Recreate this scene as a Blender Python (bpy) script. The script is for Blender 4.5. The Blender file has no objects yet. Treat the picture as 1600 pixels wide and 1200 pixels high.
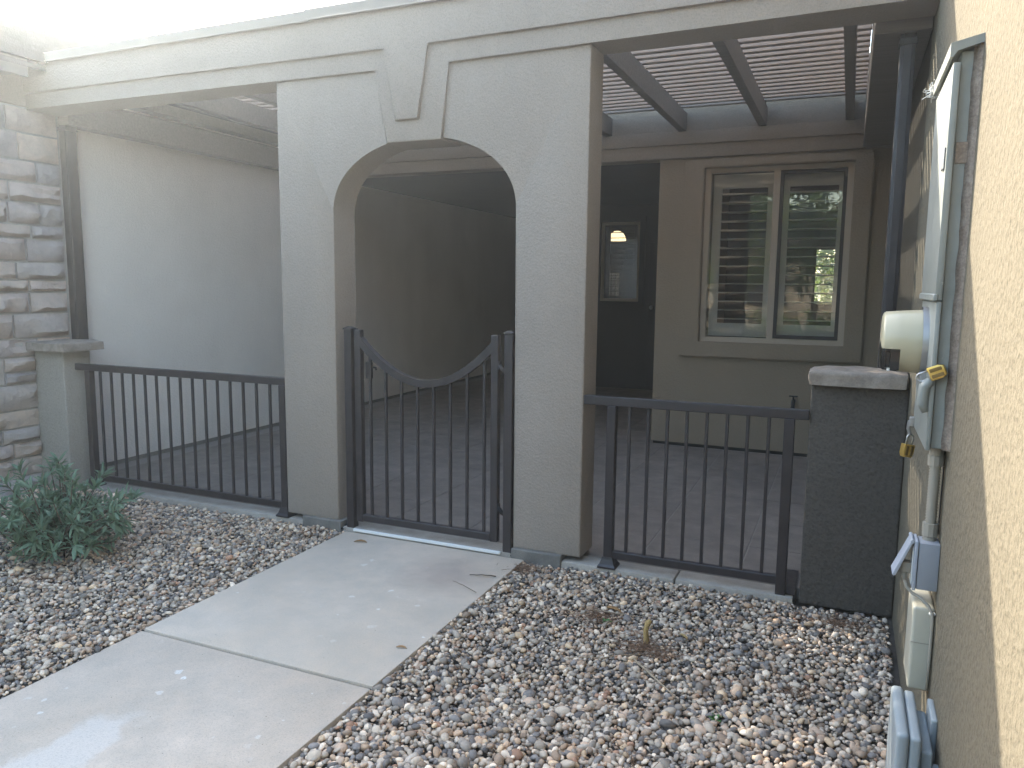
import bpy, bmesh, math, random
import numpy as np
from mathutils import Vector, Matrix, noise
random.seed(7); rng = np.random.default_rng(7)
R = math.radians
S = bpy.context.scene
COL = S.collection

# ------------------------------------------------------------------ camera, light, exposure
cam_d = bpy.data.cameras.new('camera'); cam = bpy.data.objects.new('camera', cam_d); COL.objects.link(cam)
rt = Vector((0.91741765, 0.39779787, 0.01008481)); up = Vector((-0.05982821, 0.11283425, 0.99181098)); fw = Vector((-0.39340239, 0.91050825, -0.12731567))
m = Matrix((rt, up, -fw)).transposed().to_4x4(); m.translation = (0, 0, 1.5)
cam.matrix_world = m
cam_d.sensor_width = 36; cam_d.lens = 36 * 1205 / 1600; cam_d.clip_start = 0.02; cam_d.clip_end = 600
S.camera = cam

SUN = Vector((-1.48, 1.0, 0.977)).normalized()           # towards the sun
w = bpy.data.worlds.new('World'); S.world = w; w.use_nodes = True
nt = w.node_tree; nt.nodes.clear()
o = nt.nodes.new('ShaderNodeOutputWorld'); b = nt.nodes.new('ShaderNodeBackground'); k = nt.nodes.new('ShaderNodeTexSky')
k.sky_type = 'NISHITA'; k.sun_disc = False; k.sun_elevation = math.asin(SUN.z); k.sun_rotation = math.atan2(SUN.x, SUN.y)
k.air_density = 1.5; k.dust_density = 3.0; k.ozone_density = 0.8; k.altitude = 500
b.inputs[1].default_value = 0.15
nt.links.new(k.outputs[0], b.inputs[0]); nt.links.new(b.outputs[0], o.inputs[0])
sd = bpy.data.lights.new('sun', 'SUN'); sd.energy = 2.0; sd.angle = R(0.45); sd.color = (1.0, 0.91, 0.76)
so = bpy.data.objects.new('sun', sd); COL.objects.link(so); so.rotation_euler = SUN.to_track_quat('Z', 'Y').to_euler(); so.location = (-6, 8, 8)
S.view_settings.view_transform = 'Standard'; S.view_settings.look = 'None'; S.view_settings.gamma = 1.0
S.view_settings.exposure = 2.80
S.view_settings.use_curve_mapping = False
S.render.engine = 'CYCLES'
cy = S.cycles
cy.use_denoising = True
try: cy.denoiser = 'OPENIMAGEDENOISE'
except Exception: pass
cy.max_bounces = 8; cy.diffuse_bounces = 4; cy.transparent_max_bounces = 12; cy.volume_bounces = 1
cy.sample_clamp_indirect = 6.0; cy.caustics_reflective = False; cy.caustics_refractive = False

GLARE_HAZE = 0.0064

# ------------------------------------------------------------------ helpers
def props(o, label=None, cat=None, group=None, kind=None):
    if label: o['label'] = label
    if cat: o['category'] = cat
    if group: o['group'] = group
    if kind: o['kind'] = kind
    return o
LOC = {}
def thing(name, loc, label, cat, group=None):
    o = bpy.data.objects.new(name, None); COL.objects.link(o); o.location = loc; o.empty_display_size = .1
    LOC[o] = Vector(loc); return props(o, label, cat, group)
def smooth(me, ang=None):
    if ang is None: me.shade_smooth()
    else:
        me.shade_smooth()
        try: me.set_sharp_from_angle(angle=R(ang))
        except Exception: pass
def fin(name, bm, mat, parent=None, sm=None, origin=None):
    """world-space bmesh -> one mesh object; vertices are stored relative to its own origin"""
    base = Vector(origin) if origin is not None else (LOC[parent].copy() if parent is not None else Vector((0, 0, 0)))
    bmesh.ops.recalc_face_normals(bm, faces=bm.faces[:])
    for v in bm.verts: v.co -= base
    me = bpy.data.meshes.new(name); bm.to_mesh(me); bm.free()
    mats = mat if isinstance(mat, (list, tuple)) else [mat]
    for x in mats: me.materials.append(x)
    if sm is not None: smooth(me, None if sm is True else sm)
    o = bpy.data.objects.new(name, me); COL.objects.link(o)
    LOC[o] = base.copy()
    if parent is not None:
        o.parent = parent; o.location = base - LOC[parent]
    else: o.location = base
    return o
def inst(name, me, parent, loc, rot=(0, 0, 0), scale=(1, 1, 1)):
    o = bpy.data.objects.new(name, me); COL.objects.link(o); o.parent = parent
    o.location = Vector(loc) - LOC[parent]; o.rotation_euler = rot; o.scale = scale
    LOC[o] = Vector(loc); return o
def bx(bm, x0, x1, y0, y1, z0, z1, bev=0.0, seg=1, mi=0):
    r = bmesh.ops.create_cube(bm, size=1.0); vs = r['verts']
    for v in vs: v.co = Vector(((x0 + x1) / 2 + v.co.x * (x1 - x0), (y0 + y1) / 2 + v.co.y * (y1 - y0), (z0 + z1) / 2 + v.co.z * (z1 - z0)))
    fs = set(f for v in vs for f in v.link_faces)
    if bev > 0:
        es = list(set(e for v in vs for e in v.link_edges))
        rr = bmesh.ops.bevel(bm, geom=es, offset=bev, segments=seg, profile=0.6, affect='EDGES')
        fs = set(f for f in rr['faces']) | set(f for f in fs if f.is_valid)
    if mi:
        for f in fs: f.material_index = mi
    return fs
def nb(): return bmesh.new()
def boxo(name, mat, parent, x0, x1, y0, y1, z0, z1, bev=0.0, seg=1, **kw):
    bm = nb(); bx(bm, x0, x1, y0, y1, z0, z1, bev, seg); return fin(name, bm, mat, parent, **kw)
def prism(bm, pts, axis, a0, a1, bev=0.0, seg=2, front_only=False):
    """polygon pts (2D) extruded along axis; XZ for axis y, YZ for axis x, XY for axis z"""
    def P(p, a):
        return {'y': (p[0], a, p[1]), 'x': (a, p[0], p[1]), 'z': (p[0], p[1], a)}[axis]
    A = [bm.verts.new(P(p, a0)) for p in pts]; B = [bm.verts.new(P(p, a1)) for p in pts]
    n = len(pts); fa = bm.faces.new(A); fb = bm.faces.new(B[::-1])
    side = []
    for i in range(n): side.append(bm.faces.new((A[i], B[i], B[(i + 1) % n], A[(i + 1) % n])))
    if bev > 0:
        es = list(fa.edges)
        bmesh.ops.bevel(bm, geom=es, offset=bev, segments=seg, profile=0.5, affect='EDGES', clamp_overlap=True)
def tube(bm, pts, rad, n=8, cap=True):
    pts = [Vector(p) for p in pts]; rads = rad if isinstance(rad, (list, tuple)) else [rad] * len(pts)
    rings = []; ref = None
    for i, p in enumerate(pts):
        t = (pts[min(i + 1, len(pts) - 1)] - pts[max(i - 1, 0)]).normalized()
        if ref is None:
            ref = Vector((0, 0, 1)) if abs(t.z) < .9 else Vector((1, 0, 0))
        u = (ref - t * ref.dot(t)).normalized(); v = t.cross(u); ref = u
        rings.append([bm.verts.new(p + (u * math.cos(2 * math.pi * j / n) + v * math.sin(2 * math.pi * j / n)) * rads[i]) for j in range(n)])
    for a, c in zip(rings, rings[1:]):
        for j in range(n): bm.faces.new((a[j], a[(j + 1) % n], c[(j + 1) % n], c[j]))
    if cap:
        bm.faces.new(rings[0][::-1]); bm.faces.new(rings[-1])
def lathe(bm, prof, c, axis, n=28, a0=0.0, a1=2 * math.pi, capends=True):
    """prof: (distance along axis, radius); c: origin of the axis; axis in 'x','z','y'"""
    full = abs(a1 - a0 - 2 * math.pi) < 1e-6; c = Vector(c)
    ax = {'x': Vector((1, 0, 0)), 'y': Vector((0, 1, 0)), 'z': Vector((0, 0, 1))}[axis]
    u = {'x': Vector((0, 1, 0)), 'y': Vector((1, 0, 0)), 'z': Vector((1, 0, 0))}[axis]
    v = {'x': Vector((0, 0, 1)), 'y': Vector((0, 0, 1)), 'z': Vector((0, 1, 0))}[axis]
    m = n if full else n + 1
    R_ = []
    for d, r in prof:
        R_.append([bm.verts.new(c + ax * d + (u * math.cos(a0 + (a1 - a0) * j / n) + v * math.sin(a0 + (a1 - a0) * j / n)) * r) for j in range(m)])
    for a, b_ in zip(R_, R_[1:]):
        for j in range(n): bm.faces.new((a[j], a[(j + 1) % m], b_[(j + 1) % m], b_[j]))
    if capends and full:
        bm.faces.new(R_[0][::-1]); bm.faces.new(R_[-1])

# ------------------------------------------------------------------ materials
def mat(name, col=(.5, .5, .5), rough=.7, metal=0.0, spec=.4):
    m = bpy.data.materials.new(name); m.use_nodes = True
    p = m.node_tree.nodes['Principled BSDF']
    p.inputs['Base Color'].default_value = (*col, 1); p.inputs['Roughness'].default_value = rough
    p.inputs['Metallic'].default_value = metal; p.inputs['Specular IOR Level'].default_value = spec
    return m
class NT:
    def __init__(s, m): s.m = m; s.t = m.node_tree; s.p = s.t.nodes['Principled BSDF']; s.co = s.n('ShaderNodeTexCoord').outputs['Object']
    def n(s, t, **kw):
        x = s.t.nodes.new(t)
        for a, v in kw.items(): setattr(x, a, v)
        return x
    def l(s, a, b_): s.t.links.new(a, b_)
    def noise(s, scale, detail=4, rough=.55, vec=None, dist=0.0):
        x = s.n('ShaderNodeTexNoise'); x.inputs['Scale'].default_value = scale; x.inputs['Detail'].default_value = detail
        x.inputs['Roughness'].default_value = rough; x.inputs['Distortion'].default_value = dist; s.l(vec or s.co, x.inputs['Vector']); return x.outputs['Fac']
    def voro(s, scale, feature='F1', vec=None):
        x = s.n('ShaderNodeTexVoronoi', feature=feature); x.inputs['Scale'].default_value = scale; s.l(vec or s.co, x.inputs['Vector']); return x
    def ramp(s, f, stops):
        x = s.n('ShaderNodeValToRGB'); e = x.color_ramp.elements
        while len(e) < len(stops): e.new(.5)
        for i, (p, c) in enumerate(stops):
            e[i].position = p; e[i].color = (*c, 1) if isinstance(c, (tuple, list)) else (c, c, c, 1)
        s.l(f, x.inputs[0]); return x.outputs[0]
    def mix(s, f, a, b_, mode='MIX'):
        x = s.n('ShaderNodeMix', data_type='RGBA', blend_type=mode)
        for i, v in ((0, f), (6, a), (7, b_)):
            if hasattr(v, 'is_linked') or hasattr(v, 'links'): s.l(v, x.inputs[i])
            else: x.inputs[i].default_value = v if i == 0 else (*v, 1) if len(v) == 3 else v
        return x.outputs[2]
    def math(s, op, a, b_=0.0, clamp=False):
        x = s.n('ShaderNodeMath', operation=op); x.use_clamp = clamp
        for i, v in ((0, a), (1, b_)):
            if hasattr(v, 'links'): s.l(v, x.inputs[i])
            else: x.inputs[i].default_value = v
        return x.outputs[0]
    def map(s, scale=(1, 1, 1), rot=(0, 0, 0), loc=(0, 0, 0)):
        x = s.n('ShaderNodeMapping'); x.inputs['Scale'].default_value = scale; x.inputs['Rotation'].default_value = rot; x.inputs['Location'].default_value = loc
        s.l(s.co, x.inputs['Vector']); return x.outputs[0]
    def bump(s, h, strength=.5, dist=.01, prev=None):
        x = s.n('ShaderNodeBump'); x.inputs['Strength'].default_value = strength; x.inputs['Distance'].default_value = dist
        s.l(h, x.inputs['Height'])
        if prev is not None: s.l(prev, x.inputs['Normal'])
        return x.outputs[0]
    def color(s, c): s.l(c, s.p.inputs['Base Color'])
    def normal(s, c): s.l(c, s.p.inputs['Normal'])
    def rough(s, c): s.l(c, s.p.inputs['Roughness'])

def stucco(name, c, grain=260, bs=.5, var=.10, dirt=.0, gc=.4):
    m = mat(name, c, .92, spec=.2); t = NT(m)
    a = t.noise(1.3, 5, .6); g = t.noise(grain, 3, .7); v = t.voro(grain * .45).outputs['Distance']
    lo = tuple(x * (1 - var) for x in c); hi = tuple(min(1, x * (1 + var)) for x in c)
    col = t.mix(t.ramp(a, [(.3, 0.0), (.7, 1.0)]), lo, hi)
    col = t.mix(.7, col, t.ramp(g, [(.30, 1 - gc), (.52, .97), (.75, 1.0)]), 'MULTIPLY')
    st = t.noise(1.0, 5, .65, t.map((3.2, 3.2, .35))); col = t.mix(t.math('MULTIPLY', t.ramp(st, [(.5, 0.0), (.8, 1.0)]), .22), col, tuple(x * .72 for x in c))
    h = t.math('ADD', t.math('MULTIPLY', g, 1.0), t.math('MULTIPLY', v, .9))
    if dirt:
        sx = t.n('ShaderNodeSeparateXYZ'); g2 = t.n('ShaderNodeNewGeometry'); t.l(g2.outputs['Position'], sx.inputs[0])
        d = t.math('ADD', t.math('MULTIPLY', sx.outputs[2], -4.0), t.math('MULTIPLY', t.noise(7, 5, .65), 1.0))
        col = t.mix(t.math('MULTIPLY', t.ramp(d, [(.1, 0.0), (.9, 1.0)]), dirt), col, tuple(x * .62 for x in c))
    t.color(col)
    n1 = t.bump(t.noise(14, 4), .12, .02); t.normal(t.bump(h, bs, .004, n1))
    return m

M = {}
M['stucco'] = stucco('facade_stucco', (.31, .262, .218), 170, .5, .07, .4, .32)
M['stucco_court'] = stucco('veil_paled_stucco', (.68, .625, .56), 140, .6, .06, .2)  # paled so its colour carries part of the lens glare veil
M['stucco_house'] = stucco('house_stucco', (.29, .24, .18), 140, .6, .06, .15)
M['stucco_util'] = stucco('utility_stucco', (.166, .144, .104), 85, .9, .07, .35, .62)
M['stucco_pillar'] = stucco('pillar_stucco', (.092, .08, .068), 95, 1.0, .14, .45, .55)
M['stucco_pillar2'] = stucco('pillar_stucco_light', (.33, .295, .25), 120, .6, .06, .2)
M['stucco_rear'] = stucco('shaded_rear_stucco', (.075, .068, .054), 100, .8, .06)  # darker copy of the utility wall stucco; courtyard shade set into its colour
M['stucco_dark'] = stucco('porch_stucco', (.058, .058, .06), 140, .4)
M['flash'] = mat('painted_flashing', (.27, .24, .205), .8, spec=.15)
def brown_metal():
    m = mat('bronze_painted_metal', (.028, .023, .025), .42, spec=.5); t = NT(m)
    n = t.noise(9, 5, .6); t.color(t.mix(t.ramp(n, [(.35, 0.0), (.75, 1.0)]), (.018, .0145, .0165), (.032, .026, .027)))
    t.rough(t.ramp(t.noise(30, 3), [(.3, .36), (.8, .58)])); t.normal(t.bump(t.noise(320, 2), .12, .002)); return m
M['bronze'] = brown_metal()
M['bronze_dk'] = mat('bronze_end_cap', (.012, .011, .011), .6)
def rafter_mat():
    m = mat('pergola_paint', (.15, .125, .112), .55); t = NT(m)
    v = t.map((2, 60, 60)); t.color(t.mix(t.ramp(t.noise(1.0, 4, .6, v), [(.3, 0.0), (.7, 1.0)]), (.125, .105, .093), (.18, .155, .138)))
    t.normal(t.bump(t.noise(1.0, 3, .6, v), .25, .003)); return m
M['perg'] = rafter_mat()
M['slat'] = mat('slat_paint', (.30, .25, .21), .5)
M['trimband'] = stucco('fascia_stucco', (.27, .23, .19), 140, .4, .06)

def concrete_walk():
    m = mat('broomed_concrete', (.5, .48, .45), .95, spec=.12); t = NT(m)
    big = t.noise(1.1, 6, .6, None, .6); mid = t.noise(5, 6, .65); fine = t.noise(170, 4, .8)
    col = t.mix(t.ramp(big, [(.3, 0.0), (.7, 1.0)]), (.57, .455, .345), (.70, .585, .475))
    col = t.mix(t.ramp(mid, [(.3, .8), (.7, 0.0)]), col, (.48, .42, .345))
    # pale spatter marks
    wv = t.n('ShaderNodeTexVoronoi'); wv.inputs['Scale'].default_value = 15; wv.inputs['Randomness'].default_value = 1
    vv = t.n('ShaderNodeVectorMath', operation='ADD'); nz = t.n('ShaderNodeTexNoise'); nz.inputs['Scale'].default_value = 22; t.l(t.co, nz.inputs['Vector'])
    sc = t.n('ShaderNodeVectorMath', operation='SCALE'); sc.inputs['Scale'].default_value = .06; t.l(nz.outputs['Color'], sc.inputs[0])
    t.l(t.co, vv.inputs[0]); t.l(sc.outputs[0], vv.inputs[1]); t.l(vv.outputs[0], wv.inputs['Vector'])
    sep = t.n('ShaderNodeSeparateColor'); t.l(wv.outputs['Color'], sep.inputs[0])
    thr = t.math('MULTIPLY', t.math('POWER', sep.outputs[0], 3.0), .30)
    spot = t.ramp(t.math('SUBTRACT', thr, wv.outputs['Distance']), [(.0, 0.0), (.05, 1.0)])
    pm = t.ramp(t.noise(1.7, 3), [(.42, 0.0), (.62, 1.0)])
    col = t.mix(t.math('MULTIPLY', t.math('MULTIPLY', spot, pm), .8), col, (.80, .78, .73))
    # dark specks
    v2 = t.voro(38); s2 = t.n('ShaderNodeSeparateColor'); t.l(v2.outputs['Color'], s2.inputs[0])
    dk = t.math('MULTIPLY', t.ramp(v2.outputs['Distance'], [(.05, 1.0), (.12, 0.0)]), t.ramp(s2.outputs[0], [(.88, 0.0), (.9, 1.0)]))
    col = t.mix(t.math('MULTIPLY', dk, .7), col, (.13, .11, .09))
    # worn bare patch with its own outline near the front left, and a dark damp stain by the gate hinge
    g = t.n('ShaderNodeNewGeometry'); sp = t.n('ShaderNodeSeparateXYZ'); t.l(g.outputs['Position'], sp.inputs[0])
    jx = t.math('ADD', sp.outputs[0], t.math('MULTIPLY', t.noise(6, 5, .6), .30)); jy = t.math('ADD', sp.outputs[1], t.math('MULTIPLY', t.noise(5, 5, .6, t.map(loc=(3, 1, 0))), .35))
    dx = t.math('DIVIDE', t.math('SUBTRACT', jx, -2.10), .13); dy = t.math('DIVIDE', t.math('SUBTRACT', jy, 1.66), .42)
    d = t.math('SQRT', t.math('ADD', t.math('MULTIPLY', dx, dx), t.math('MULTIPLY', dy, dy)))
    col = t.mix(t.math('MULTIPLY', t.ramp(d, [(.75, 1.0), (1.1, 0.0)]), .75), col, (.66, .60, .53))
    dx = t.math('DIVIDE', t.math('SUBTRACT', jx, -1.72), .30); dy = t.math('DIVIDE', t.math('SUBTRACT', jy, 3.62), .30)
    d = t.math('SQRT', t.math('ADD', t.math('MULTIPLY', dx, dx), t.math('MULTIPLY', dy, dy)))
    col = t.mix(t.math('MULTIPLY', t.ramp(d, [(.3, 1.0), (1.1, 0.0)]), .4), col, (.30, .225, .195))
    col = t.mix(.8, col, t.ramp(fine, [(.28, .62), (.5, .97), (.7, 1.0)]), 'MULTIPLY')
    t.color(col); h = t.noise(1.0, 3, .6, t.map((40, 240, 200)))
    t.normal(t.bump(fine, .6, .003, t.bump(h, .2, .003, t.bump(spot, .1, .002)))); return m
M['walk'] = concrete_walk()
def slab_mat(name, a, b_, sc=6):
    m = mat(name, a, .85, spec=.25); t = NT(m)
    g = t.n('ShaderNodeNewGeometry').outputs['Position']
    n = t.noise(sc, 6, .65, g); f = t.noise(160, 3, .7, g); q = t.noise(1.1, 4, .6, g)
    col = t.mix(t.ramp(n, [(.3, 0.0), (.72, 1.0)]), a, b_); col = t.mix(t.math('MULTIPLY', t.ramp(q, [(.35, 0.0), (.7, 1.0)]), .4), col, tuple(x * .65 for x in a))
    t.color(t.mix(.5, col, t.ramp(f, [(.3, .6), (.6, 1.0)]), 'MULTIPLY')); t.normal(t.bump(f, .4, .002, t.bump(n, .25, .006))); return m
M['tile'] = slab_mat('stamped_tile', (.165, .135, .115), (.26, .22, .185))
M['slab'] = slab_mat('slab_concrete', (.33, .29, .245), (.46, .42, .365), 9)
M['fnd'] = slab_mat('foundation_concrete', (.15, .14, .125), (.24, .225, .20), 11)
M['grout'] = mat('grout', (.22, .195, .17), .95)
M['soil'] = slab_mat('gravel_soil', (.05, .043, .036), (.11, .095, .08), 30)
M['cap'] = slab_mat('cast_stone_cap', (.20, .165, .135), (.42, .355, .295), 14)
M['white_strip'] = mat('white_threshold', (.72, .71, .68), .55)
M['white'] = mat('white_paint', (.62, .61, .57), .5)
M['vinyl'] = mat('almond_vinyl', (.40, .345, .275), .45)
M['dkframe'] = mat('screen_frame', (.035, .033, .033), .5)
M['black'] = mat('black_rubber', (.012, .012, .012), .6)
M['brass'] = mat('brass', (.62, .42, .12), .32, .85)
M['brass_dk'] = mat('brass_lamination', (.20, .13, .045), .5, .6)
M['steel'] = mat('galvanised_steel', (.42, .42, .42), .4, .8)
M['interior'] = mat('dim_interior', (.06, .057, .055), .9)
M['door'] = mat('dark_door', (.028, .026, .028), .5)

def stone_mat():
    m = mat('split_stone', (.4, .36, .31), .92, spec=.2); t = NT(m)
    oi = t.n('ShaderNodeObjectInfo'); rnd = oi.outputs['Random']
    c = t.ramp(rnd, [(0.0, (.66, .50, .40)), (.2, (.52, .46, .42)), (.4, (.68, .53, .42)), (.58, (.40, .37, .37)), (.75, (.72, .56, .47)), (1.0, (.56, .49, .43))])
    g = t.n('ShaderNodeNewGeometry').outputs['Position']
    n = t.noise(11, 7, .7, g); c = t.mix(t.ramp(n, [(.3, .5), (.7, 0.0)]), c, (.30, .265, .24)); c = t.mix(t.math('MULTIPLY', t.ramp(t.noise(23, 5, .7, g), [(.5, 0.0), (.75, 1.0)]), .45), c, (.50, .44, .37))
    t.color(c); t.normal(t.bump(t.noise(28, 8, .75, g), 1.0, .03)); return m
M['stone'] = stone_mat(); M['mortar'] = slab_mat('mortar', (.40, .37, .34), (.50, .47, .43), 30)
def roof_mat():
    m = mat('concrete_roof_tile', (.06, .057, .054), .9); t = NT(m)
    n = t.noise(7, 5, .6); t.color(t.mix(t.ramp(n, [(.3, 0.0), (.7, 1.0)]), (.034, .032, .031), (.06, .057, .055))); t.normal(t.bump(t.noise(60, 4), .3, .004)); return m
M['roof'] = roof_mat(); M['eave'] = mat('brown_fascia', (.085, .078, .072), .6)
def box_paint():
    m = mat('meter_box_paint', (.30, .315, .29), .5, .0, .5); t = NT(m)
    n = t.noise(6, 6, .65); f = t.noise(45, 4, .7)
    c = t.mix(t.ramp(n, [(.35, 0.0), (.7, 1.0)]), (.20, .212, .195), (.265, .278, .258)); c = t.mix(t.ramp(f, [(.68, 0.0), (.74, .8)]), c, (.42, .41, .38)); t.color(c)
    t.rough(t.ramp(n, [(.3, .35), (.7, .6)])); t.normal(t.bump(t.noise(4, 3), .12, .01)); return m
M['boxpaint'] = box_paint()
M['caulk'] = slab_mat('old_caulk', (.20, .145, .11), (.40, .33, .265), 40)
M['pvc'] = mat('grey_pvc', (.25, .262, .285), .42); M['pvc_lid'] = mat('grey_pvc_lid', (.34, .36, .40), .4)
M['cond'] = mat('beige_conduit', (.27, .245, .20), .5)
M['cream'] = mat('cream_plastic', (.42, .395, .315), .4); M['meter'] = mat('meter_shroud', (.42, .375, .255), .33, spec=.6)
M['ctrl'] = mat('blue_grey_plastic', (.27, .30, .31), .45)
def clear_mat():
    m = bpy.data.materials.new('clear_lens'); m.use_nodes = True; t = m.node_tree; t.nodes.clear()
    o = t.nodes.new('ShaderNodeOutputMaterial'); x = t.nodes.new('ShaderNodeMixShader'); a = t.nodes.new('ShaderNodeBsdfTransparent'); g = t.nodes.new('ShaderNodeBsdfGlossy')
    g.inputs['Roughness'].default_value = .12; a.inputs[0].default_value = (.86, .88, .88, 1); f = t.nodes.new('ShaderNodeFresnel'); f.inputs[0].default_value = 2.1
    t.links.new(f.outputs[0], x.inputs[0]); t.links.new(a.outputs[0], x.inputs[1]); t.links.new(g.outputs[0], x.inputs[2]); t.links.new(x.outputs[0], o.inputs[0]); return m
M['clear'] = clear_mat()
def pane_mat(name, tint, mul):
    m = bpy.data.materials.new(name); m.use_nodes = True; t = m.node_tree; t.nodes.clear()
    o = t.nodes.new('ShaderNodeOutputMaterial'); x = t.nodes.new('ShaderNodeMixShader'); a = t.nodes.new('ShaderNodeBsdfTransparent'); g = t.nodes.new('ShaderNodeBsdfGlossy')
    g.inputs['Roughness'].default_value = .0; a.inputs[0].default_value = (*tint, 1)
    f = t.nodes.new('ShaderNodeFresnel'); f.inputs[0].default_value = 1.6
    mm = t.nodes.new('ShaderNodeMath'); mm.operation = 'MULTIPLY'; mm.inputs[1].default_value = mul; mm.use_clamp = True
    co = t.nodes.new('ShaderNodeTexCoord'); n = t.nodes.new('ShaderNodeTexNoise'); n.inputs['Scale'].default_value = 3.2; n.inputs['Detail'].default_value = 2
    bp = t.nodes.new('ShaderNodeBump'); bp.inputs['Strength'].default_value = .10; bp.inputs['Distance'].default_value = .012
    t.links.new(co.outputs['Object'], n.inputs['Vector']); t.links.new(n.outputs[0], bp.inputs['Height']); t.links.new(bp.outputs[0], g.inputs['Normal'])
    t.links.new(f.outputs[0], mm.inputs[0]); t.links.new(mm.outputs[0], x.inputs[0]); t.links.new(a.outputs[0], x.inputs[1]); t.links.new(g.outputs[0], x.inputs[2]); t.links.new(x.outputs[0], o.inputs[0]); return m
M['pane'] = pane_mat('window_glass', (.95, .96, .96), 1.25)
M['dimming'] = pane_mat('dimming_glass', (.10, .11, .12), .5)
M['screenpane'] = pane_mat('screened_glass', (.36, .38, .39), 1.7)
def attr_mat(name, rough=.8, spec=.3, bumps=None):
    m = mat(name, (.3, .3, .3), rough, spec=spec); t = NT(m); a = t.n('ShaderNodeAttribute'); a.attribute_name = 'tint'
    if bumps:
        n = t.noise(bumps, 5, .65); t.color(t.mix(.55, a.outputs['Color'], t.ramp(n, [(.3, .62), (.65, 1.0)]), 'MULTIPLY')); t.normal(t.bump(n, .3, .003))
    else: t.color(a.outputs['Color'])
    return m
M['gravel'] = attr_mat('river_pebbles', .78, .3, 95)
def leaf_mat(name, c, c2, trans=.25):
    m = mat(name, c, .5, spec=.4); t = NT(m); oi = t.n('ShaderNodeObjectInfo').outputs['Random']; n = t.noise(9, 2)
    t.color(t.mix(t.math('MULTIPLY', t.math('ADD', oi, n), .6, True), c, c2))
    tr = t.n('ShaderNodeBsdfTranslucent'); tr.inputs[0].default_value = (*[x * 1.6 for x in c2], 1); x = t.n('ShaderNodeMixShader'); x.inputs[0].default_value = trans
    ou = [q for q in t.t.nodes if q.type == 'OUTPUT_MATERIAL'][0]
    t.l(t.p.outputs[0], x.inputs[1]); t.l(tr.outputs[0], x.inputs[2]); t.l(x.outputs[0], ou.inputs[0]); return m
M['leaf'] = leaf_mat('shrub_leaf', (.095, .15, .095), (.17, .245, .15))
M['tleaf'] = leaf_mat('tree_leaf', (.05, .085, .025), (.11, .15, .04), .3)
M['bark'] = slab_mat('bark', (.09, .065, .045), (.20, .15, .105), 30)
M['twig'] = slab_mat('dry_twig', (.30, .22, .145), (.50, .40, .28), 60)
M['drywood'] = slab_mat('cut_stem', (.33, .22, .085), (.52, .37, .16), 60)
M['dryleaf'] = slab_mat('dry_leaf', (.30, .16, .065), (.50, .30, .13), 60)
M['needle'] = slab_mat('dead_needles', (.14, .075, .045), (.30, .19, .12), 60)
M['weed'] = mat('weed_green', (.05, .14, .03), .5)
M['ground'] = slab_mat('desert_gravel', (.30, .27, .23), (.43, .39, .34), 3)
M['asphalt'] = slab_mat('asphalt', (.05, .05, .05), (.07, .07, .068), 12)
M['farwall'] = stucco('far_stucco', (.36, .31, .24), 60, .3)
M['hillm'] = slab_mat('hill', (.20, .16, .12), (.33, .27, .21), .6)

# ------------------------------------------------------------------ setting
bm = nb(); bx(bm, -70, 70, -70, 70, -.5, -.085); g = fin('ground', bm, M['ground']); props(g, kind='structure')
bm = nb(); bx(bm, -5.5, .28, .2, 3.97, -.12, -.050); props(fin('gravel_soil', bm, M['soil']), kind='structure')
bm = nb(); bx(bm, -70, 70, -9.5, -3.4, -.12, -.079); props(fin('road', bm, M['asphalt']), kind='structure')
# walkway: two slabs with a recessed joint
walk = bpy.data.objects.new('walkway', None); COL.objects.link(walk); walk.location = (-2.17, 2.3, -.02); LOC[walk] = Vector(walk.location); props(walk, kind='structure')
def slab_piece(y0, y1, dz):
    bm = nb(); bx(bm, -2.768, -1.572, y0, y1, -.14, -.02 + dz, .010, 2); return fin('slab', bm, M['walk'], walk, 40)
slab_piece(.05, 2.322, -.004); slab_piece(2.332, 3.838, .0); slab_piece(-2.2, .04, .0)
bm = nb(); bx(bm, -2.76, -1.58, 2.3, 2.36, -.14, -.034); fin('joint', bm, M['soil'], walk)
# courtyard floor: slab edge, grout bed, tiles
cf = bpy.data.objects.new('courtyard_floor', None); COL.objects.link(cf); cf.location = (-2.5, 6, 0); LOC[cf] = Vector(cf.location); props(cf, kind='structure')
bm = nb(); bx(bm, -5.15, .0, 4.0, 11.2, -.14, -.0025); bx(bm, -5.15, -4.3, 11.2, 14.2, -.14, -.0025); bx(bm, -5.5, -5.15, 4.0, 14.2, -.14, -.0025); bx(bm, 0, .28, 4.0, 7.25, -.14, -.0025); fin('grout_bed', bm, M['grout'], cf)
def edge(x0, x1): 
    bm = nb(); bx(bm, x0, x1, 3.845, 3.994, -.14, .001, .012, 2); fin('slab_edge', bm, M['slab'], cf, 40)
edge(-5.14, -3.10); edge(-2.80, -1.66); edge(-1.36, -.74); edge(-.735, -.16)
tw = .538
bm = nb(); bx(bm, -tw / 2 + .003, tw / 2 - .003, -tw / 2 + .003, tw / 2 - .003, -.03, .001, .003, 1); t0 = fin('tile', bm, M['tile'], cf, 30, origin=(0, 0, 0)); tme = t0.data; bpy.data.objects.remove(t0)
for i in range(11):
    for j in range(18):
        x = -5.28 + .27 + tw * i - .01; y = 4.0 + tw / 2 + tw * j
        if y > 7.3 and x > -1.7: continue
        if x > .2 or (y > 11.1 and x > -4.5): continue
        inst('tile', tme, cf, (x, y, random.uniform(-.0012, .0008)), (random.uniform(-.002, .002), random.uniform(-.002, .002), 0))

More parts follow.
